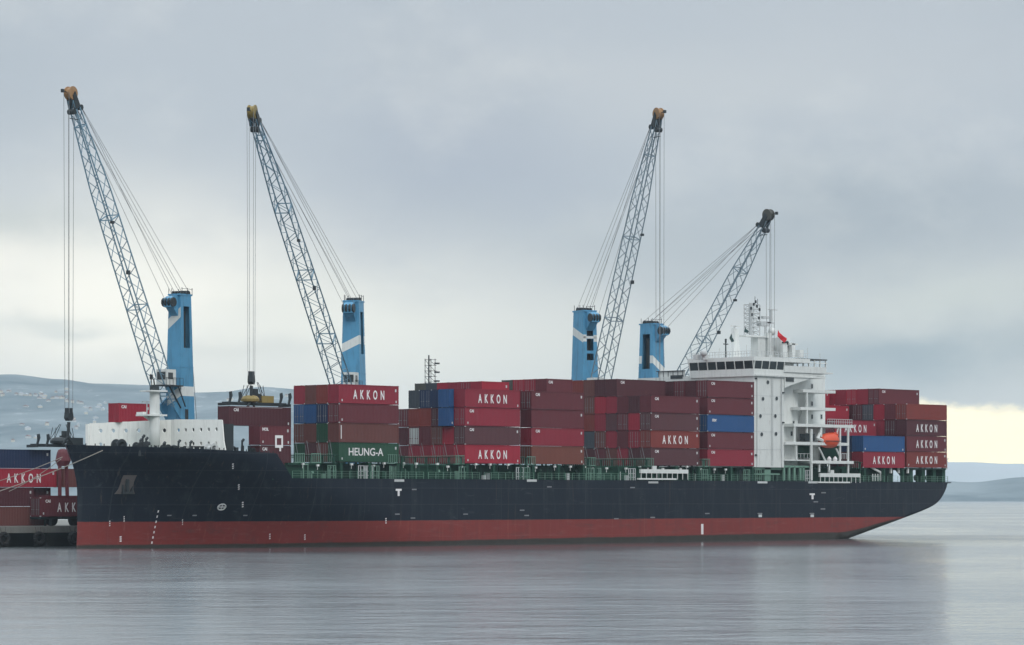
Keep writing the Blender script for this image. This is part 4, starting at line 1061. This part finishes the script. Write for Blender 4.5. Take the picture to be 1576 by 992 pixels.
    for zz in (8.5, 13.5, 19.5, 24.5):
        xx, yy = sec(zz); m_ = MB(); m_.box(-xx-.03, -yy-.03, zz, xx+.03, yy+.03, zz+.12); m_.build('stiffener_band', 'craneblue', t)
    xx, yy = sec(17.); m_ = MB(); s_ = yy*cabside; m_.box(-.1, min(s_-.04, s_+.04), 16.2, .7, max(s_-.04, s_+.04), 18.0); m_.build('hatch', 'dark', t)
    # boom pivot brackets
    m_ = MB()
    for y in (-1.5, 1.2): m_.prism([(1.7, hz_-5), (1.7, hz_-1.5), (3.3, hz_-2.6), (3.3, hz_-3.4)], 'y', y, y+.3)
    m_.build('pivot_bracket', 'craneblue', t)
    Pv = Vector((3.0, 0, hz_-3.)); Tp = Vector((X, 0, tz+o)); ax = (Tp-Pv); Lb = ax.length; ax.normalize(); up_ = Vector((-ax.z, 0, ax.x)); sd = Vector((0, 1, 0))
    def bw(s):  # half width, half depth along the boom
        if s < .10: return 1.4, .3+(1.1-.3)*s/.10
        if s < .72: k = (s-.1)/.62; return 1.4-.3*k, 1.1-.1*k
        k = (s-.72)/.28; return 1.1-.6*k, 1.0-.55*k
    m_ = MB(); nb = int(Lb/2.1)
    def cp(s, a, b_): w_, h_ = bw(s); return Pv+ax*(Lb*s)+sd*(w_*a)+up_*(h_*b_)
    for i in range(nb):
        s0, s1 = i/nb, (i+1)/nb
        for a, b_ in ((1, 1), (1, -1), (-1, 1), (-1, -1)): m_.tube(cp(s0, a, b_), cp(s1, a, b_), .11, 5)
        for k, (A, B) in enumerate((((1, 1), (1, -1)), ((1, -1), (-1, -1)), ((-1, -1), (-1, 1)), ((-1, 1), (1, 1)))):
            if i == 0 and k in (0, 2): continue
            if i % 2: A, B = B, A
            m_.tube(cp(s0, *A), cp(s1, *B), .06, 4)
            if i % 7 == 0: m_.tube(cp(s1, *A), cp(s1, *B), .11, 4)
    m_.build('boom', boomcol, t)
    m_ = MB(); q = cp(.46, 1, -1); m_.box(q.x-.3, q.y-.1, q.z-.5, q.x+.3, q.y+.3, q.z+.1); m_.build('boom_lamp', 'dark', t); m_ = MB(); q = cp(.62, 1, -1); m_.box(q.x-.25, q.y-.1, q.z-.3, q.x+.35, q.y+.3, q.z+.1)
    m_.build('boom_lamp', 'dark', t)
    m_ = MB(); c0 = Tp+ax*.7
    for y in (-.75, -.4, .25, .6): m_.prism([(c0.x-ax.x*2-up_.x*-.6, c0.z-ax.z*2+up_.z*.6), (c0.x-ax.x*2-up_.x*.6, c0.z-ax.z*2-up_.z*.6), (c0.x+.25, c0.z-.1), (c0.x-.2, c0.z+.6)], 'y', y, y+.12)
    for s_ in (-1, 1): q = Tp-ax*1.6+up_*s_*.9; m_.tube((q.x, -.6, q.z), (q.x, .6, q.z), .42, 12)
    m_.build('boom_head', 'dark', t)
    m_ = MB()
    for y in (-.55, .35): m_.tube((c0.x, y, c0.z+.3), (c0.x, y+.2, c0.z+.3), 1.0, 22)
    m_.tube((c0.x, -.4, c0.z+.3), (c0.x, .4, c0.z+.3), .85, 18)
    m_.build('tip_sheave', headcol, t)
    m_ = MB(); m_.tube((c0.x, 0, c0.z+.2), (c0.x+1.9, .0, c0.z+.5), .06, 5); m_.box(c0.x+1.7, -.2, c0.z+.2, c0.x+2.1, .2, c0.z+.7); m_.build('anemometer_arm', 'dark', t)
    m_ = MB(); q = Tp-ax*3.2; m_.tube(q, (q.x+2., 0, q.z), .07, 5); m_.build('limit_switch_arm', 'dark', t)
    # ropes
    m_ = MB()
    hd = [Vector((wx1+1.6, y, H_-.4)) for y in (-.9, .9)]+[Vector((.5, y, H_+.6)) for y in (-.7, .7)]+[Vector((-.9, y, H_+.8)) for y in (-.9, .9)]
    for q in hd: e = Tp-ax*1.6+up_*.9; m_.tube(q, (e.x, q.y*.6, e.z), .032, 4)
    m_.build('luffing_rope', 'wire', t)
    m_ = MB(); hk = hookz+o
    for dx, y in ((1.0, -.5), (1.0, .5), (-.1, -.5), (-.1, .5)): m_.tube((c0.x+dx, y, c0.z+.2), (c0.x+.45+(dx-.45)*hsp, y*.8, hk), .034, 4)
    m_.build('hoist_rope', 'wire', t)
    m_ = MB()
    for y in (-.5, .5): m_.tube((-1.3, y, H_+.6), (-4.2-.8*y, y, 8.5), .045, 4)
    m_.build('winch_rope', 'wire', t)
    hx = c0.x+.45
    if ht:
        m_ = MB(); m_.prism([(hx-.5, hk+.2), (hx+.5, hk+.2), (hx+.65, hk-.7), (hx+.3, hk-1.1), (hx-.3, hk-1.1), (hx-.65, hk-.7)], 'y', -.4, .4)
        m_.box(hx-.55, -.3, hk+.2, hx-.3, .3, hk+.8); m_.box(hx+.3, -.3, hk+.2, hx+.55, .3, hk+.8)
        hb_ = m_.build('hook_block', 'dark', t)
        m_ = MB(); m_.tube((hx, 0, hk-1.3), (hx+.2, 0, hk-3.4), .26, 8, .2); m_.tube((hx+.2, 0, hk-3.4), (hx-.5, .4, hk-4.6), .16, 6); m_.tube((hx+.2, 0, hk-3.4), (hx+.9, -.4, hk-4.6), .2, 6)
        m_.build('hook', 'dark', hb_)
    return t, (tu, tv, yaw, hx)
sideslot = [(3.4, 12.6, .52, .86)]
crane(277, 40, 111, 141, 34, 38.7, 24.3, 'leftmost blue harbour crane, its lattice boom rising over the bow', {'l': [(1.7, 8.2, .2, .74)]}, ZZ(107, 636, 34), cabside=1,
      zup=[('f', 5.3, 3.4, 1.6, 0., 1.), ('f', 17.4, 15.7, 1.6, 0., 1.), ('l', 15.7, 15.7, 1.5, 0., 1.)], headcol='tan')
crane(544, 38, 390, 168, VL_+1.2, ZZ(544, 465, 38), 24.8, 'second blue crane from the left, lifting a maroon container', {'l': [(1.6, 8.5, .18, .72)]}, ZZ(388, 580, VL_+1.2), cabside=1,
      zup=[('f', 8.3, 6.9, 1.45, 0., 1.), ('l', 6.9, 6.9, 1.4, 0., .17), ('l', 6.9, 6.9, 1.4, .73, 1.)], headcol='yellow', ws=1.15)
crane(900, 38, 1012, 173, 16, ZZ(900, 480, 38), 25.5, 'third blue crane from the left, with steep boom leaning right', {'f': [(2.2, 4.3, .25, .75), (4.8, 6.9, .25, .75), (7.4, 8.6, .25, .75)]}, 24., hsp=1.0, ht=0, headcol='tan', cabside=-1, boomcol='greysteel', ws=1.18,
      zup=[('r', 4.0, 5.5, 1.4, 0., 1.), ('f', 4.75, 4.75, .42, 0., 1.), ('f', 5.3, 5.3, 1.2, 0., .24), ('f', 5.3, 5.3, 1.2, .76, 1.)])
crane(1003, 38, 1180, 328, 10, ZZ(1003, 500, 38), 24.8, 'rightmost blue crane, its lower pale boom standing behind the white bridge', {'r': [(1.7, 8.0, .22, .78)]}, 32., hsp=1.0, ht=0, headcol='olive grey', cabside=-1, boomcol='greysteel', ws=1.18,
      zup=[('f', 7.0, 9.2, 1.4, 0., 1.), ('r', 7.0, 7.0, 1.4, 0., .21), ('r', 7.0, 7.0, 1.4, .79, 1.)])
# light tower on the quay behind the second stack
lt = empty('lattice_light_tower', (U(660, 42), 42, 2.95), 'thin dark lattice light tower rising behind the second stack', 'light tower')
m_ = MB(); H_ = ZZ(660, 549, 42)-2.95
m_.tube((0, 0, 0), (0, 0, H_+.3), .14, 6)
for x, y in ((-.5, .4), (.9, .4), (.9, -.6), (-.5, -.6)): m_.tube((x, y, H_-8), (x, y, H_-.3), .05, 4)
for k in range(9):
    z = H_-.5-k*.95; m_.box(-.6, -.65, z, 1.2, -.55, z+.07); m_.box(-.6, .35, z, 1.0, .45, z+.07); m_.tube((-.5, -.6, z), (.9, -.6, z-.9), .035, 4); m_.tube((-.5, .4, z), (-.5, -.6, z-.9), .035, 4)
m_.build('lattice_mast', 'dark', lt)
m_ = MB()
for k in range(4): m_.box(.9, -.9, H_-1.2-k*1.5, 1.7, -.4, H_-.95-k*1.5)
m_.build('floodlight', 'dark', lt)

# ================================================================== QUAY SIDE AT THE LEFT
GQ = 'containers on the quay left of the bow'
z0 = 2.98
def qc(px, v, k, colr, label, size=40, text=None, logo=None, end=False, dz=0., patch=None):
    L = 12.1 if size == 40 else 6.02
    u = U(px, v)-(L if end else 0)
    container(u, v, z0+k*HT+dz, colr, label, GQ, size, text, logo, True, patch)
zq = lambda py, v: ZZ(60, py, v)
qc(78, 42, 3, 'navy', 'navy blue container on top of the quay stack left of the bow', end=True)
qc(87, 41, 2, 'crimson', 'crimson AKKON container below the navy one on the quay', end=True, text='AKKON')
qc(78, 42, 1, 'dark maroon', 'dark maroon container in shadow, second from the bottom of the quay stack', end=True)
qc(78, 42, 0, 'maroon', 'maroon container at the bottom rear of the quay stack', end=True)
qc(52, 36, 1, 'dark maroon', 'dark maroon container on the nearer low quay stack', end=True, logo='CAI')
qc(70, 36, 0, 'brown', 'brown container at quay level, lower of the nearer pair', end=True)
qc(98, 40, 2, 'brown', 'brown container clamped by the spreader, half hidden behind the bow')
tr_u = U(62, 33.2)
container(tr_u, 33.2, 4.35, 'maroon', 'maroon container lettered AKKON on a trailer beside the bow', GQ, 40, text='AK', logo='CAI', patch='mauve brown')
tl = empty('container_trailer', (tr_u, 33.2, 2.95), 'dark flatbed container trailer on the quay carrying the AKKON container', 'trailer')
m_ = MB(); m_.box(0, .3, 1.0, 12.2, .55, 1.38); m_.box(0, 1.9, 1.0, 12.2, 2.15, 1.38)
for x in (0, 4, 8, 11.9): m_.box(x, 0, 1.1, x+.3, 2.44, 1.37)
m_.build('chassis', 'dark', tl)
for x in (7.6, 9., 10.4):
    for y in (.0, 2.0): m_ = MB(); m_.tube((x, y, .5), (x, y+.4, .5), .5, 16); m_.build('wheel', 'rubber', tl)
m_ = MB(); m_.box(2.2, .4, 0, 2.45, .7, 1.1); m_.box(2.2, 1.7, 0, 2.45, 2., 1.1); m_.build('landing_leg', 'dark', tl)
spu = U(56, 40)
spreader(spu, 40, ZZ(90, 688, 40)-.1, 'dark spreader under the leftmost crane, resting on boxes at the quay', hc='dark')
# red mast of a reach stacker standing between boxes
st = empty('reach_stacker', (U(96, 34), 34.5, 2.95), 'red steel head and twin legs of a stacker showing between boxes by the bow', 'reach stacker')
m_ = MB(); zt_ = ZZ(96, 690, 34)-2.95
m_.tube((-.1, 0, 4.5), (-.1, 0, zt_-2), .28, 8); m_.tube((1.3, 0, 4.5), (1.1, 0, zt_-2), .28, 8); m_.build('leg', 'maroon', st)
m_ = MB(); m_.lathe([(.8, zt_-2.6), (1.15, zt_-1.8), (.9, zt_-.6), (.7, zt_-.2), (.3, zt_)], .5, 0, 12); m_.build('boom_head', 'maroon', st)
m_ = MB(); m_.box(-2, .3, 1.0, 4, 2.6, 4.5); m_.build('body', 'maroon', st)
for x in (-1.2, 3.):
    m_ = MB(); m_.tube((x, .2, .9), (x, .9, .9), .9, 16); m_.build('wheel', 'rubber', st)
# tyre fenders and painted fascia on the quay wall
for k in range(11):
    u = -88+k*6.3; t = empty('quay_fender', (u, 31, 1.2), 'black tyre fender hanging on the quay wall left of the bow', 'fender', 'tyre fenders along the quay wall')
    m_ = MB(); n = 14
    for i in range(n):
        a0, a1 = 2*math.pi*i/n, 2*math.pi*(i+1)/n
        m_.tube((.75*math.cos(a0), -.35, .75*math.sin(a0)), (.75*math.cos(a1), -.35, .75*math.sin(a1)), .3, 7)
    m_.build('tyre', 'rubber', t); m_ = MB(); m_.tube((-.3, -.2, .7), (-.5, -.05, 1.7), .04, 5); m_.tube((.3, -.2, .7), (.5, -.05, 1.7), .04, 5); m_.build('chain', 'rust', t)
# mooring lines
def line(px0, py0, v0, px1, py1, v1, sag, r, label):
    a = Vector(P3(px0, py0, v0)); c_ = Vector(P3(px1, py1, v1)); m_ = MB(); n = 14; pr = None
    for i in range(n+1):
        t = i/n; q = a.lerp(c_, t); q.z -= sag*4*t*(1-t)
        if pr is not None: m_.tube(pr, q, r, 5)
        pr = q
    tag(m_.build('mooring_line', 'ropefib'), label, 'mooring line', 'mooring lines at the bow')
line(158, 693, 8.5, -40, 768, 31.5, .35, .07, 'pale mooring line running furthest up the bow bulwark')
line(96, 703, 13.6, -40, 751, 32, .3, .055, 'pale mooring line leaving the stem, upper of the pair')
line(94, 706, 13.6, 14, 756, 31.8, .3, .055, 'pale mooring line leaving the stem, steeper lower of the pair')
# houses on the hillside
random.seed(3)
ML_ = [paint('house_wall_pale', (.55, .55, .53), .8, .05, .1), paint('house_wall_cream', (.6, .55, .45), .8, .05, .1)]; MR_ = [paint('house_roof_snowy', (.5, .53, .56), .8, .1, .1), paint('house_roof_tile', (.22, .12, .09), .8, .1, .1)]
spots = []
for k in range(12): spots.append((random.uniform(-40, 130), 600+random.gauss(8, 6)+max(0, 6-abs(k-15))*.3, 1))
for k in range(14): spots.append((15+k*8+random.uniform(-3, 3), 604+k*1.1+random.uniform(-1.5, 1.5), 0))
for k in range(34): spots.append((random.choice((random.gauss(60, 30), random.gauss(140, 12), random.uniform(-30, 450))), random.uniform(612, 680), 0))
for k in range(9): spots.append((random.uniform(345, 450), random.uniform(606, 650), 0))
sides = ['at the left edge above the quay stack', 'between the quay and the foremast', 'behind the foremast and first crane', 'behind the hanging container']
for px, py, big in spots:
    best = None
    for j in range(3, 44):
        t = j/50; X, Y, z = terrain(px, t, LP, 5600, 7400, 26)
        yy = HZ-(z-CH)*F/Y
        if best is None or abs(yy-py) < best[0]: best = (abs(yy-py), X, Y, z)
    _, X, Y, z = best; x_, y_ = c2s(X, Y)
    t = empty('hillside_house', (x_, y_, z-1.5), 'tiny pale house on the hazy hillside '+sides[0 if px < 60 else 1 if px < 200 else 2 if px < 340 else 3], 'house', 'houses scattered on the far hillside '+sides[0 if px < 60 else 1 if px < 200 else 2 if px < 340 else 3], -TH+random.uniform(-.5, .5))
    w_, d_, h_ = random.uniform(5, 12), random.uniform(6, 9), random.uniform(3.5, 6.5)
    m_ = MB(); m_.box(-w_/2, -d_/2, 0, w_/2, d_/2, h_); m_.build('wall', random.choice(ML_), t)
    m_ = MB(); m_.prism([(-w_/2-.6, h_), (w_/2+.6, h_), (0, h_+2.8)], 'y', -d_/2-.6, d_/2+.6); m_.build('roof', random.choice(MR_), t)
print('objects', len(bpy.data.objects))
